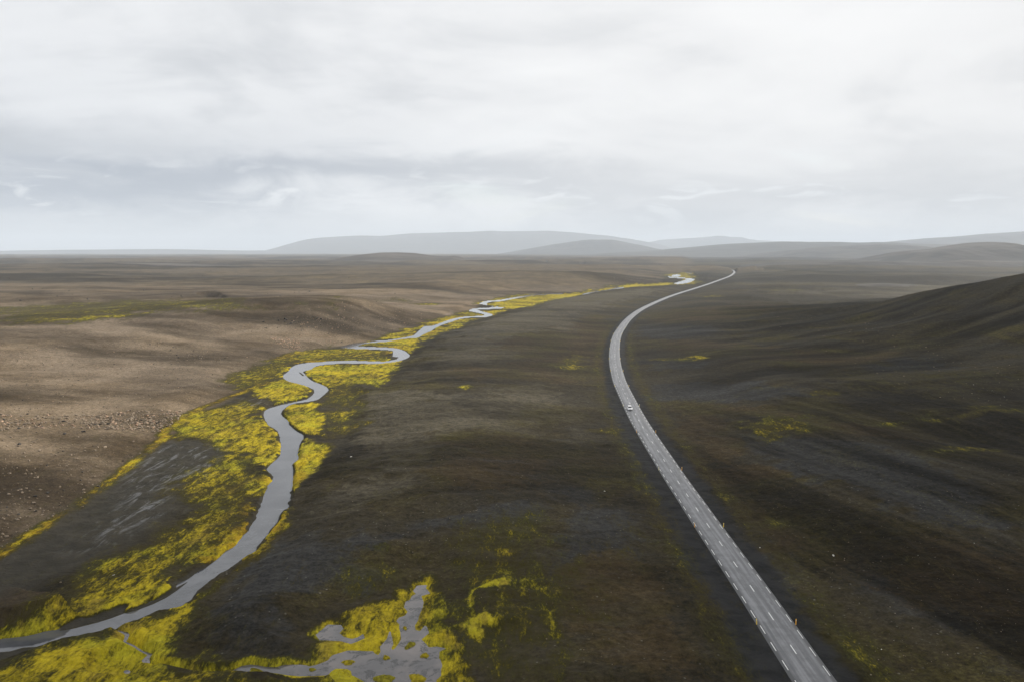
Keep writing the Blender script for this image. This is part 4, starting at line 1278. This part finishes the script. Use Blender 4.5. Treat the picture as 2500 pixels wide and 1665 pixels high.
def car():
    s = s_of(1541, 999)
    x, y, z0, rz = road_at(s, -1.45)
    c = empty('white_car', (x, y, z0), rz + math.pi)          # its +Y is its front, coming towards the camera
    tag(c, 'white compact SUV driving towards the camera in the left lane', 'car')

    def sec(w, zb, zs, zt, wt):
        return [(-w * 0.92, zb), (w * 0.92, zb), (w, zb + 0.12), (w, zs), (wt, zt), (-wt, zt), (-w, zs), (-w, zb + 0.12)]
    bm = bmesh.new()
    loft(bm, [(-2.15, sec(0.80, 0.42, 0.85, 1.00, 0.74)), (-2.05, sec(0.87, 0.30, 0.88, 1.06, 0.80)), (-1.2, sec(0.91, 0.26, 0.92, 1.07, 0.84)),
              (0.2, sec(0.91, 0.26, 0.90, 1.05, 0.83)), (0.95, sec(0.91, 0.26, 0.88, 1.03, 0.81)), (1.75, sec(0.89, 0.28, 0.78, 0.92, 0.74)),
              (2.08, sec(0.84, 0.32, 0.66, 0.80, 0.66)), (2.17, sec(0.76, 0.40, 0.60, 0.70, 0.60))])
    body = bm_obj('body', bm, MAT_CAR, c, True)
    bm = bmesh.new()
    loft(bm, [(-2.0, [(-0.74, 1.04), (0.74, 1.04), (0.66, 1.30), (-0.66, 1.30)]), (-1.7, [(-0.80, 1.04), (0.80, 1.04), (0.66, 1.60), (-0.66, 1.60)]),
              (0.15, [(-0.82, 1.03), (0.82, 1.03), (0.66, 1.63), (-0.66, 1.63)]), (0.38, [(-0.82, 1.03), (0.82, 1.03), (0.67, 1.58), (-0.67, 1.58)]),
              (1.12, [(-0.80, 1.01), (0.80, 1.01), (0.78, 1.03), (-0.78, 1.03)])])
    bm_obj('cabin_glass', bm, MAT_GLASS, c)
    bm = bmesh.new()
    loft(bm, [(-1.95, [(-0.64, 1.42), (0.64, 1.42), (0.62, 1.46), (-0.62, 1.46)]), (-1.65, [(-0.68, 1.59), (0.68, 1.59), (0.63, 1.66), (-0.63, 1.66)]),
              (-0.6, [(-0.69, 1.63), (0.69, 1.63), (0.63, 1.70), (-0.63, 1.70)]), (0.15, [(-0.69, 1.62), (0.69, 1.62), (0.63, 1.67), (-0.63, 1.67)]),
              (0.40, [(-0.68, 1.56), (0.68, 1.56), (0.64, 1.60), (-0.64, 1.60)])])
    bm_obj('roof', bm, MAT_CAR, c)
    for sx in (-1, 1):
        bm = bmesh.new()                                     # windscreen pillars
        v = [(sx * 0.67, 0.42, 1.58), (sx * 0.60, 0.42, 1.60), (sx * 0.73, 1.14, 1.05), (sx * 0.81, 1.12, 1.03), (sx * 0.68, 0.36, 1.54), (sx * 0.84, 1.02, 1.02)]
        vv = [bm.verts.new(a) for a in v]
        bmesh.ops.convex_hull(bm, input=vv)
        bm_obj('pillar', bm, MAT_CAR, c)
        bm = bmesh.new()
        v = [(sx * 0.86, -0.50, 1.03), (sx * 0.84, -0.62, 1.03), (sx * 0.66, -0.55, 1.62), (sx * 0.70, -0.45, 1.62), (sx * 0.70, -0.62, 1.62)]
        vv = [bm.verts.new(a) for a in v]
        bmesh.ops.convex_hull(bm, input=vv)
        bm_obj('pillar', bm, MAT_CAR, c)
        bm = bmesh.new()
        box(bm, (sx * 0.98, 0.86, 1.10), (0.20, 0.12, 0.15))
        bmesh.ops.bevel(bm, geom=bm.edges[:], offset=0.03, segments=2, affect='EDGES')
        bm_obj('wing_mirror', bm, MAT_CAR, c)
        bm = bmesh.new()
        box(bm, (sx * 0.64, 2.06, 0.70), (0.30, 0.16, 0.13))
        bmesh.ops.bevel(bm, geom=bm.edges[:], offset=0.03, segments=2, affect='EDGES')
        bm_obj('headlight', bm, MAT_LAMP, c)
        for y0, y1 in ((-0.48, 0.75), (-1.45, -0.52)):
            bm = bmesh.new()
            box(bm, (sx * 0.905, (y0 + y1) / 2, 0.66), (0.03, y1 - y0 - 0.03, 0.52))
            bmesh.ops.bevel(bm, geom=bm.edges[:], offset=0.012, segments=1, affect='EDGES')
            d = bm_obj('door', bm, MAT_CAR, c)
            bm = bmesh.new()
            box(bm, (sx * 0.93, y0 + 0.16, 0.84), (0.03, 0.18, 0.03))
            bm_obj('handle', bm, MAT_BLACK, d)
        for yw in (-1.32, 1.35):
            bm = bmesh.new()
            bmesh.ops.create_cone(bm, cap_ends=True, segments=20, radius1=0.34, radius2=0.34, depth=0.22, matrix=Matrix.Rotation(math.pi / 2, 4, 'Y'))
            bmesh.ops.bevel(bm, geom=bm.edges[:], offset=0.03, segments=1, affect='EDGES')
            w = bm_obj('wheel', bm, MAT_TYRE, c, True)
            w.location = (sx * 0.80, yw, 0.34)
            bm = bmesh.new()
            bmesh.ops.create_cone(bm, cap_ends=True, segments=14, radius1=0.21, radius2=0.19, depth=0.03, matrix=Matrix.Translation((sx * 0.115, 0, 0)) @ Matrix.Rotation(sx * math.pi / 2, 4, 'Y'))
            bm_obj('rim', bm, MAT_RIM, w)
    bm = bmesh.new()
    box(bm, (0, 2.165, 0.60), (0.74, 0.05, 0.14))
    bm_obj('grille', bm, MAT_BLACK, c)
    bm = bmesh.new()
    box(bm, (0, 2.13, 0.38), (1.30, 0.12, 0.14))
    bmesh.ops.bevel(bm, geom=bm.edges[:], offset=0.03, segments=1, affect='EDGES')
    bm_obj('bumper', bm, MAT_BLACK, c)
    bm = bmesh.new()
    box(bm, (0, 2.20, 0.46), (0.50, 0.02, 0.11))
    bm_obj('number_plate', bm, MAT_PLATE, c)


car()

# ------------------------------------------------------------------ moss islets in the pond and the stream
def islet_material(name, c1, c2):
    m, nt = new_mat(name)
    geo = nt.node('ShaderNodeNewGeometry')
    n = nt.noise(geo.outputs['Position'], 1.6, 5, 0.65)
    n2 = nt.noise(geo.outputs['Position'], 6.0, 3, 0.65)
    c = nt.mix(nt.mapr(n, 0.35, 0.65), c1, c2)
    c = nt.mix(1.0, c, nt.mix(n2, (0.65, 0.65, 0.65), (1.3, 1.3, 1.3)), 'MULTIPLY')
    nt.l.new(c, nt.bsdf.inputs['Base Color'])
    nt.bsdf.inputs['Roughness'].default_value = 0.95
    nt.bsdf.inputs['Specular IOR Level'].default_value = 0.1
    bp = nt.node('ShaderNodeBump')
    bp.inputs['Strength'].default_value = 0.6
    bp.inputs['Distance'].default_value = 0.3
    nt.put(bp.inputs['Height'], n)
    nt.l.new(bp.outputs[0], nt.bsdf.inputs['Normal'])
    return m


MAT_ISL = islet_material('bright_islet_moss', (0.16, 0.13, 0.010), (0.36, 0.28, 0.016))
MAT_ISL_O = islet_material('olive_islet_moss', (0.10, 0.085, 0.010), (0.26, 0.23, 0.018))
ISLET_PLACE = ['in the pond below its left arm', 'near the pond outlet', 'in the middle of the pond', 'under the pond neck', 'in the right part of the pond',
               'in the narrow neck of the pond', 'at the bottom edge of the pond', 'at the bottom right of the pond', 'in the stream left of the pond']


def islets():
    for i, (px, py, rx, ry, rot, look) in enumerate(ISLETS):
        c = unproject([(px, py)])[0]
        ex = unproject([(px + rx * math.cos(rot), py + rx * math.sin(rot))])[0] - c
        ey = unproject([(px, py - ry)])[0] - c
        hgt = 0.32 * min(math.hypot(*ex), math.hypot(*ey)) + 0.12
        rings, n = 7, 30
        vs, fs = [], []
        for k in range(rings + 1):
            t = k / rings
            for j in range(n):
                a = 2 * math.pi * j / n
                wob_ = 1 + 0.18 * math.sin(3 * a + i) + 0.10 * math.sin(5 * a + 2 * i) + 0.07 * math.sin(11 * a + i * 1.7)
                rr_ = (1.06 * (1 - t) + 0.02) * wob_
                p = c + ex * rr_ * math.cos(a) + ey * rr_ * math.sin(a)
                zz = -0.25 + (hgt + 0.25) * (1 - (1 - t) ** 2.6)
                zz += 0.05 * math.sin(7 * a + 9 * t + i) * t
                vs.append((p[0] - c[0], p[1] - c[1], zz))
        for k in range(rings):
            for j in range(n):
                a, b = k * n + j, k * n + (j + 1) % n
                fs.append((a, b, b + n, a + n))
        fs.append(tuple(rings * n + j for j in range(n)))
        me = bpy.data.meshes.new('moss_islet')
        me.from_pydata(vs, [], fs)
        o = link_mesh('moss_islet', me, MAT_ISL if 'yellow' in look or 'orange' in look else MAT_ISL_O, None, True)
        o.location = (c[0], c[1], 0.0)
        tag(o, f'{look} moss islet {ISLET_PLACE[i]}', 'moss islet', 'moss islets in the shallow water')


islets()

# ------------------------------------------------------------------ rocks
def rock_material(name, c1, c2):
    m, nt = new_mat(name)
    oi = nt.node('ShaderNodeObjectInfo')
    geo = nt.node('ShaderNodeNewGeometry')
    n = nt.noise(geo.outputs['Position'], 1.2, 4, 0.6)
    c = nt.mix(nt.mapr(n, 0.3, 0.7), c1, c2)
    c = nt.mix(1.0, c, nt.mix(oi.outputs['Random'], (0.75, 0.75, 0.75), (1.2, 1.18, 1.14)), 'MULTIPLY')
    nt.l.new(c, nt.bsdf.inputs['Base Color'])
    nt.bsdf.inputs['Roughness'].default_value = 0.9
    nt.bsdf.inputs['Specular IOR Level'].default_value = 0.2
    return m


MAT_RK = {'tan': rock_material('tan_basalt_rock', (0.17, 0.132, 0.095), (0.31, 0.25, 0.185)),
          'dark': rock_material('dark_and_backlit_basalt', (0.035, 0.033, 0.032), (0.075, 0.068, 0.060)),
          'rust': rock_material('rusty_rock', (0.28, 0.18, 0.12), (0.44, 0.32, 0.23)),
          'white': rock_material('white_rock', (0.62, 0.60, 0.55), (0.78, 0.77, 0.72))}
SHAPES = []
for k in range(10):
    r = np.random.default_rng(100 + k)
    npt = 13 if k >= 5 else 20
    d = r.normal(size=(npt, 3))
    d /= np.linalg.norm(d, axis=1)[:, None]
    d *= r.uniform(0.78, 1.08, (npt, 1)) * np.array([1.0, r.uniform(0.65, 0.95), r.uniform(0.5, 0.75)])
    bm = bmesh.new()
    vv = [bm.verts.new(p) for p in d]
    bmesh.ops.convex_hull(bm, input=vv)
    bmesh.ops.delete(bm, geom=[v for v in bm.verts if not v.link_faces], context='VERTS')
    bmesh.ops.triangulate(bm, faces=bm.faces[:])
    me = bpy.data.meshes.new('rock')
    bm.to_mesh(me)
    bm.free()
    SHAPES.append(me)
SHAPE_MESH = {}


def rock_mesh(k, tint):
    if (k, tint) not in SHAPE_MESH:
        me = SHAPES[k].copy()
        me.name = 'rock'
        me.materials.append(MAT_RK[tint])
        SHAPE_MESH[(k, tint)] = me
    return SHAPE_MESH[(k, tint)]


def sample_poly(poly, n, rng):
    P = np.asarray(poly, float)
    out = np.zeros((0, 2))
    while len(out) < n:
        c = np.stack([rng.uniform(P[:, 0].min(), P[:, 0].max(), n * 3), rng.uniform(P[:, 1].min(), P[:, 1].max(), n * 3)], 1)
        c = c[inside(c[:, 0], c[:, 1], P)]
        out = np.vstack([out, c])
    return out[:n]


ZONES = [  # outline, count, size range (radius m), power, tint mix, label, group
    ([(0, 1008), (200, 1014), (330, 1002), (455, 1003), (440, 1030), (390, 1054), (230, 1046), (90, 1046), (0, 1054)], 2400, 0.12, 0.90, {'tan': .75, 'rust': .2, 'dark': .05},
     'tan angular boulder in the stony band above the left moss flat', 'boulders of the stony band on the left slope'),
    ([(215, 1028), (330, 1018), (420, 1030), (390, 1056), (215, 1047)], 420, 0.25, 1.0, {'tan': .8, 'rust': .2},
     'tan angular boulder in the stony band above the left moss flat', 'boulders of the stony band on the left slope'),
    ([(0, 1050), (390, 1064), (330, 1118), (200, 1222), (0, 1342)], 1700, 0.06, 0.60, {'tan': .85, 'dark': .15},
     'lone stone on the bare brown slope at the lower left', 'stones scattered on the lower left slope'),
    ([(0, 840), (540, 840), (640, 885), (550, 958), (430, 1008), (0, 1008)], 3200, 0.10, 0.50, {'tan': .75, 'dark': .15, 'rust': .1},
     'small stone on the wide brown slope above the stony band', 'stones scattered on the wide brown slope'),
    ([(655, 825), (690, 822), (728, 832), (740, 850), (712, 857), (690, 846)], 260, 0.35, 0.95, {'rust': .75, 'tan': .25},
     'reddish boulder in the rusty cluster beside the upper river bend', 'rusty boulder cluster by the upper river bend'),
    ([(690, 815), (740, 752), (880, 742), (990, 742), (1050, 772), (960, 812), (830, 838), (740, 842)], 1600, 0.22, 0.75, {'tan': .6, 'rust': .3, 'dark': .1},
     'pale stone strewn over the rounded mound above the meanders', 'stones on the mound above the meanders'),
    ([(600, 800), (640, 784), (720, 778), (790, 762), (830, 760), (830, 768), (760, 784), (700, 800), (610, 812)], 170, 0.40, 1.35, {'dark': 1},  # backlit shade of the crest boulders put into their dark colour
     'dark boulder along the crest of the stony mound', 'dark boulders on the mound crest'),
    ([(360, 832), (560, 868), (540, 886), (420, 880), (340, 850)], 170, 0.25, 0.8, {'tan': .6, 'dark': .4},
     'stone in the sparse patch near the middle of the brown slope', 'stones in the middle of the brown slope'),
    ([(0, 650), (900, 650), (1000, 720), (500, 728), (0, 745)], 220, 0.6, 1.8, {'dark': 1},
     'tiny dark boulder on the far grey plain', 'dark boulders on the far plain'),
    ([(1840, 760), (2180, 740), (2330, 800), (2300, 870), (1900, 800)], 240, 0.2, 0.6, {'tan': .7, 'dark': .3},
     'pale stone on the dark slope right of the road', 'stones on the dark right slope'),
    ([(2000, 850), (2490, 880), (2490, 1000), (2200, 960), (2050, 900)], 240, 0.12, 0.40, {'tan': .95, 'white': .05},
     'pale stone on the dark slope right of the road', 'stones on the dark right slope'),
    ([(1500, 664), (1640, 680), (1660, 690), (1480, 696)], 200, 0.5, 1.1, {'dark': .5, 'tan': .5},
     'stone on the rubble bank left of the far pool', 'stones on the far rubble banks'),
    ([(1700, 670), (1770, 664), (1780, 676), (1730, 690)], 260, 0.5, 1.2, {'dark': .6, 'tan': .4},
     'stone on the rubble bank left of the far pool', 'stones on the far rubble banks'),
    ([(750, 880), (1350, 890), (1500, 1100), (1500, 1640), (1150, 1640), (1100, 1380), (720, 1300), (860, 1060)], 900, 0.05, 0.20, {'tan': .7, 'dark': .3},
     'pebble on the dark terrace between river and road', 'pebbles on the dark terraces'),
    ([(1800, 1100), (2490, 1100), (2490, 1660), (2120, 1660), (1700, 1130)], 700, 0.05, 0.16, {'tan': .77, 'white': .03, 'dark': .2},
     'pebble on the dark plain right of the road', 'pebbles right of the road'),
]
SPECIAL = [  # photograph px, radius, tint, stretch, label
    (2035, 1352.6, 0.34, 'white', 1.3, 'bright white boulder alone on the dark plain right of the road'),
    (1855, 1338, 0.16, 'white', 1.0, 'small white stone between the road and the white boulder'),
    (857, 1112, 0.20, 'white', 2.3, 'long pale stone below the gullied terrace edge'),
    (277, 1402.5, 0.14, 'white', 2.3, 'long pale stone lying in the lower left moss'),
    (1476, 1199, 0.18, 'white', 1.6, 'small white stone left of the road embankment'),
    (148, 1422, 0.28, 'tan', 1.0, 'pale stone at the upper edge of the lower left moss'),
    (21, 1520, 0.28, 'tan', 1.2, 'pale stone at the left picture edge in the moss'),
    (96, 1101, 0.95, 'tan', 1.0, 'big grey-brown boulder on the lower left slope'),
    (257, 1092, 0.75, 'tan', 1.1, 'pale twin boulder right of the big slope boulder'),
    (48, 1086, 0.80, 'dark', 1.1, 'dark boulder near the left edge of the brown slope'),
    (158, 1059, 0.85, 'dark', 1.2, 'dark boulder just under the stony band'),
    (205, 1053, 0.80, 'dark', 1.2, 'dark-sided boulder at the lower rim of the stony band'),
    (147, 984, 0.95, 'tan', 0.9, 'pointed boulder alone above the stony band'),
    (321, 1024, 1.10, 'tan', 1.0, 'largest pale boulder of the stony band'),
    (374, 1054, 0.80, 'tan', 1.3, 'pale boulder where the stony band meets the moss'),
    (20, 1207, 0.60, 'tan', 1.1, 'rounded pale stone near the lower left slope edge'),
    (82, 1228, 0.65, 'tan', 1.2, 'rounded pale stone right of its neighbour on the lower left slope'),
    (201, 1238, 0.55, 'tan', 1.3, 'stone lodged in the yellow moss strip'),
]


def band_where(u, v):
    h = ['at left picture edge', 'left of middle', 'middle', 'right of middle', 'mossy right end'][int(min(max(u, 0) / 90, 4))]
    k = 'upper rim' if v < 1022 else ('lower rim' if v > 1040 else 'core')
    return f'{k} of stony band, {h}'


def slope_where(u, v):
    h = ['by left picture edge', 'near left edge', 'halfway to moss strip', 'close to moss strip'][int(min(max(u, 0) / 85, 3))]
    k = 'just under stony band' if v < 1095 else ('lower brown slope' if v > 1190 else 'brown slope below stony band')
    return f'{k}, {h}'


def wide_where(u, v):
    h = ['by left picture edge', 'left of middle', 'middle', 'near the moss'][int(min(max(u, 0) / 150, 3))]
    return f'slope above stony band, {h}'


def ORDN(i):
    names = ['first', 'second', 'third', 'fourth', 'fifth', 'sixth', 'seventh', 'eighth', 'ninth', 'tenth', 'eleventh', 'twelfth', 'thirteenth', 'fourteenth', 'fifteenth', 'sixteenth',
             'seventeenth', 'eighteenth', 'nineteenth', 'twentieth']
    if i <= 20:
        return names[i - 1]
    if i < 30:
        return 'twenty-' + names[i - 21]
    if i == 30:
        return 'thirtieth'
    if i < 40:
        return 'thirty-' + names[i - 31]
    return 'fortieth' if i == 40 else 'forty-' + names[(i - 41) % 9]


ZONE_WHERE = {0: band_where, 1: band_where, 2: slope_where, 3: wide_where}


def place_rock(o, x, y, r, rng, stretch=1.0):
    zz = float(ground_z(x, y)[0])
    o.location = (x, y, zz + r * 0.18)
    o.rotation_euler = (rng.uniform(-0.3, 0.3), rng.uniform(-0.3, 0.3), rng.uniform(0, 6.28))
    o.scale = (r * stretch, r * rng.uniform(0.8, 1.0), r * rng.uniform(0.75, 1.05))


def rocks():
    rng = np.random.default_rng(5)
    for px, py, r, tint, stv, lab in SPECIAL:
        x, y = unproject_land([(px, py)])[0]
        o = link_mesh('rock', rock_mesh(int(rng.integers(0, 5)), tint))
        place_rock(o, x, y, r, rng, stv)
        if stv > 2:
            o.rotation_euler = (0, 0, 0.7)
        tag(o, lab, 'rock')
    allr = []
    for zi, (poly, n, r0, r1, mix, lab, grp) in enumerate(ZONES):
        pts = sample_poly(poly, n, rng)
        keep = rng.uniform(size=n)
        w = unproject_land(pts)
        cl = 0.5 + 0.5 * fbm(w[:, 0], w[:, 1], 30, 3, 90 + zi)
        ok = keep < np.clip(cl * 1.9 - 0.25, 0.05, 1)
        w = w[ok]
        rr_ = r0 + (r1 - r0) * rng.uniform(size=len(w)) ** (7.0 if zi == 2 else 4.5)
        ks = list(mix.keys())
        tt = rng.choice(len(ks), len(w), p=np.array([mix[k] for k in ks]) / sum(mix.values()))
        for (x, y), r, t in zip(w, rr_, tt):
            allr.append((r / math.hypot(x, y), x, y, r, ks[t], zi))
    allr.sort(key=lambda a: -a[0])
    n_ind = 300 - len(SPECIAL)
    pick, rest = [], []
    for a in allr:
        u = 1250 + FPX * a[1] / a[2]
        if len(pick) < n_ind and 4 < u < 2496:
            pick.append((u, a))
        else:
            rest.append(a)
    cols = {'tan': 'tan', 'dark': 'dark', 'rust': 'reddish', 'white': 'white'}
    byl = {}
    for u, (_, x, y, r, t, zi) in pick:
        v = 616 + FPX * (CAM_H - float(ground_z(x, y)[0])) / y
        size = 'large' if r > 0.55 else ('medium' if r > 0.36 else 'small')
        where = ZONE_WHERE.get(zi)
        if where:
            key = (f'{size} {cols[t]}', where(u, v), ZONES[zi][6])
        else:
            words = ZONES[zi][5].split(' ')
            i0 = next(i for i, w_ in enumerate(words) if w_ in ('stone', 'boulder', 'pebble'))
            key = (f'{size} {cols[t]}', ' '.join(words[i0 + 1:]), ZONES[zi][6])
        byl.setdefault(key, []).append((u, x, y, r, t))
    for (look, where, grp), items in byl.items():
        items.sort()
        for i, (u, x, y, r, t) in enumerate(items):
            o = link_mesh('rock', rock_mesh(int(rng.integers(0, 5)), t))
            place_rock(o, x, y, r, rng)
            if len(items) == 1:
                lab = f'only {look} stone, {where}'
            else:
                nth = 'leftmost' if i == 0 else ('rightmost' if i == len(items) - 1 else f'{ORDN(i + 1)} from left')
                lab = f'{nth} among {look} stones, {where}'
            tag(o, lab, 'rock', grp)
    # all the rest: too many and too small to count
    for t in ('tan', 'dark', 'rust', 'white'):
        sel = [a for a in rest if a[4] == t]
        if not sel:
            continue
        X = np.array([a[1] for a in sel])
        Y = np.array([a[2] for a in sel])
        R = np.array([a[3] for a in sel])
        Zg = ground_z(X, Y)
        vs, fs, base = [], [], 0
        A = rng.uniform(0, 6.28, len(sel))
        K = rng.integers(5, 10, len(sel))
        for k in range(5, 10):
            me = SHAPES[k]
            v0 = np.array([v.co for v in me.vertices])
            f0 = np.array([p.vertices[:] for p in me.polygons])
            m_ = np.nonzero(K == k)[0]
            if m_.size == 0:
                continue
            ca, sa = np.cos(A[m_])[:, None], np.sin(A[m_])[:, None]
            vx = (v0[None, :, 0] * ca - v0[None, :, 1] * sa) * R[m_][:, None] + X[m_][:, None]
            vy = (v0[None, :, 0] * sa + v0[None, :, 1] * ca) * R[m_][:, None] + Y[m_][:, None]
            vz = v0[None, :, 2] * R[m_][:, None] + Zg[m_][:, None] + R[m_][:, None] * 0.18
            vs.append(np.stack([vx, vy, vz], -1).reshape(-1, 3))
            off = base + np.arange(m_.size)[:, None, None] * len(v0)
            fs.append((f0[None] + off).reshape(-1, 3))
            base += m_.size * len(v0)
        V = np.vstack(vs)
        F = np.vstack(fs)
        me = bpy.data.meshes.new('scattered_stones')
        me.vertices.add(len(V))
        me.vertices.foreach_set('co', V.astype(np.float32).ravel())
        me.loops.add(len(F) * 3)
        me.loops.foreach_set('vertex_index', F.astype(np.int32).ravel())
        me.polygons.add(len(F))
        me.polygons.foreach_set('loop_start', np.arange(0, len(F) * 3, 3, dtype=np.int32))
        me.polygons.foreach_set('loop_total', np.full(len(F), 3, np.int32))
        me.update(calc_edges=True)
        o = link_mesh('scattered_stones', me, MAT_RK[t])
        o['kind'] = 'stuff'
        o['label'] = {'tan': 'countless tan stones scattered over the slopes', 'dark': 'countless dark stones scattered over the slopes',
                      'rust': 'countless reddish stones scattered over the slopes', 'white': 'sparse white pebbles on the dark ground'}[t]


rocks()

# ------------------------------------------------------------------ unseen cloud, shaped so its shadow covers the road and near foreground
def shade_cloud():
    m, nt = new_mat('shade_cloud_vapour')
    nt.n.remove(nt.bsdf)
    df = nt.node('ShaderNodeBsdfDiffuse')
    tr = nt.node('ShaderNodeBsdfTranslucent')
    nt.put(df.inputs['Color'], (0.92, 0.92, 0.93))
    nt.put(tr.inputs['Color'], (0.97, 0.97, 0.97))
    mx = nt.node('ShaderNodeMixShader')
    mx.inputs[0].default_value = 0.75
    nt.l.new(df.outputs[0], mx.inputs[1])
    nt.l.new(tr.outputs[0], mx.inputs[2])
    nt.l.new(mx.outputs[0], nt.out.inputs['Surface'])
    alt = 1450.0
    off = np.array([SUN_DIR.x, SUN_DIR.y]) / SUN_DIR.z * alt
    foot = np.array([(-900, 20), (-400, 90), (-140, 125), (-10, 160), (60, 230), (95, 330), (130, 470), (175, 680), (235, 850), (430, 980), (900, 950), (1250, 700), (1300, 300), (900, -500), (-500, -700), (-1000, -400)], float)
    foot = catmull(foot + off, 4, True)
    st = 30.0
    xs = np.arange(foot[:, 0].min() - 60, foot[:, 0].max() + 60, st)
    ys = np.arange(foot[:, 1].min() - 60, foot[:, 1].max() + 60, st)
    XX, YY = np.meshgrid(xs, ys, indexing='ij')
    x, y = XX.ravel(), YY.ravel()
    s_ = sdf(x, y, foot, 400.0) + 60 * fbm(x, y, 260, 4, 7)
    th = np.sqrt(np.clip(-s_, 0, 300) / 300.0)
    top = alt + th * (110 + 70 * fbm(x, y, 180, 4, 9))
    bot = alt - th * (40 + 20 * fbm(x, y, 200, 3, 10))
    n, k = XX.shape
    id_ = np.arange(n * k).reshape(n, k)
    q = np.stack([id_[:-1, :-1], id_[1:, :-1], id_[1:, 1:], id_[:-1, 1:]], -1).reshape(-1, 4)
    q = q[(s_[q] < 0).any(1)]
    vs = np.vstack([np.stack([x, y, top], 1), np.stack([x, y, bot], 1)])
    o, _ = sheet('cloud', vs, np.vstack([q, q[:, ::-1] + n * k]), m)
    o['kind'] = 'structure'
    o['label'] = 'unseen white cloud shaped to shade the road'


shade_cloud()

# ------------------------------------------------------------------ air
def haze():
    bm = bmesh.new()
    box(bm, (0, 0, 435), (84000, 84000, 906))
    m = bpy.data.materials.new('haze_air')
    m.use_nodes = True
    t = m.node_tree
    for nd in list(t.nodes):
        if nd.type != 'OUTPUT_MATERIAL':
            t.nodes.remove(nd)
    pv = t.nodes.new('ShaderNodeVolumePrincipled')
    pv.inputs['Color'].default_value = (0.81, 0.89, 0.985, 1)
    pv.inputs['Density'].default_value = 5.0e-5
    pv.inputs['Anisotropy'].default_value = 0.0
    t.links.new(pv.outputs[0], t.nodes['Material Output'].inputs['Volume'])
    o = bm_obj('haze', bm, m)
    o['kind'] = 'stuff'
    o['label'] = 'pale haze lying over the whole plain'


haze()
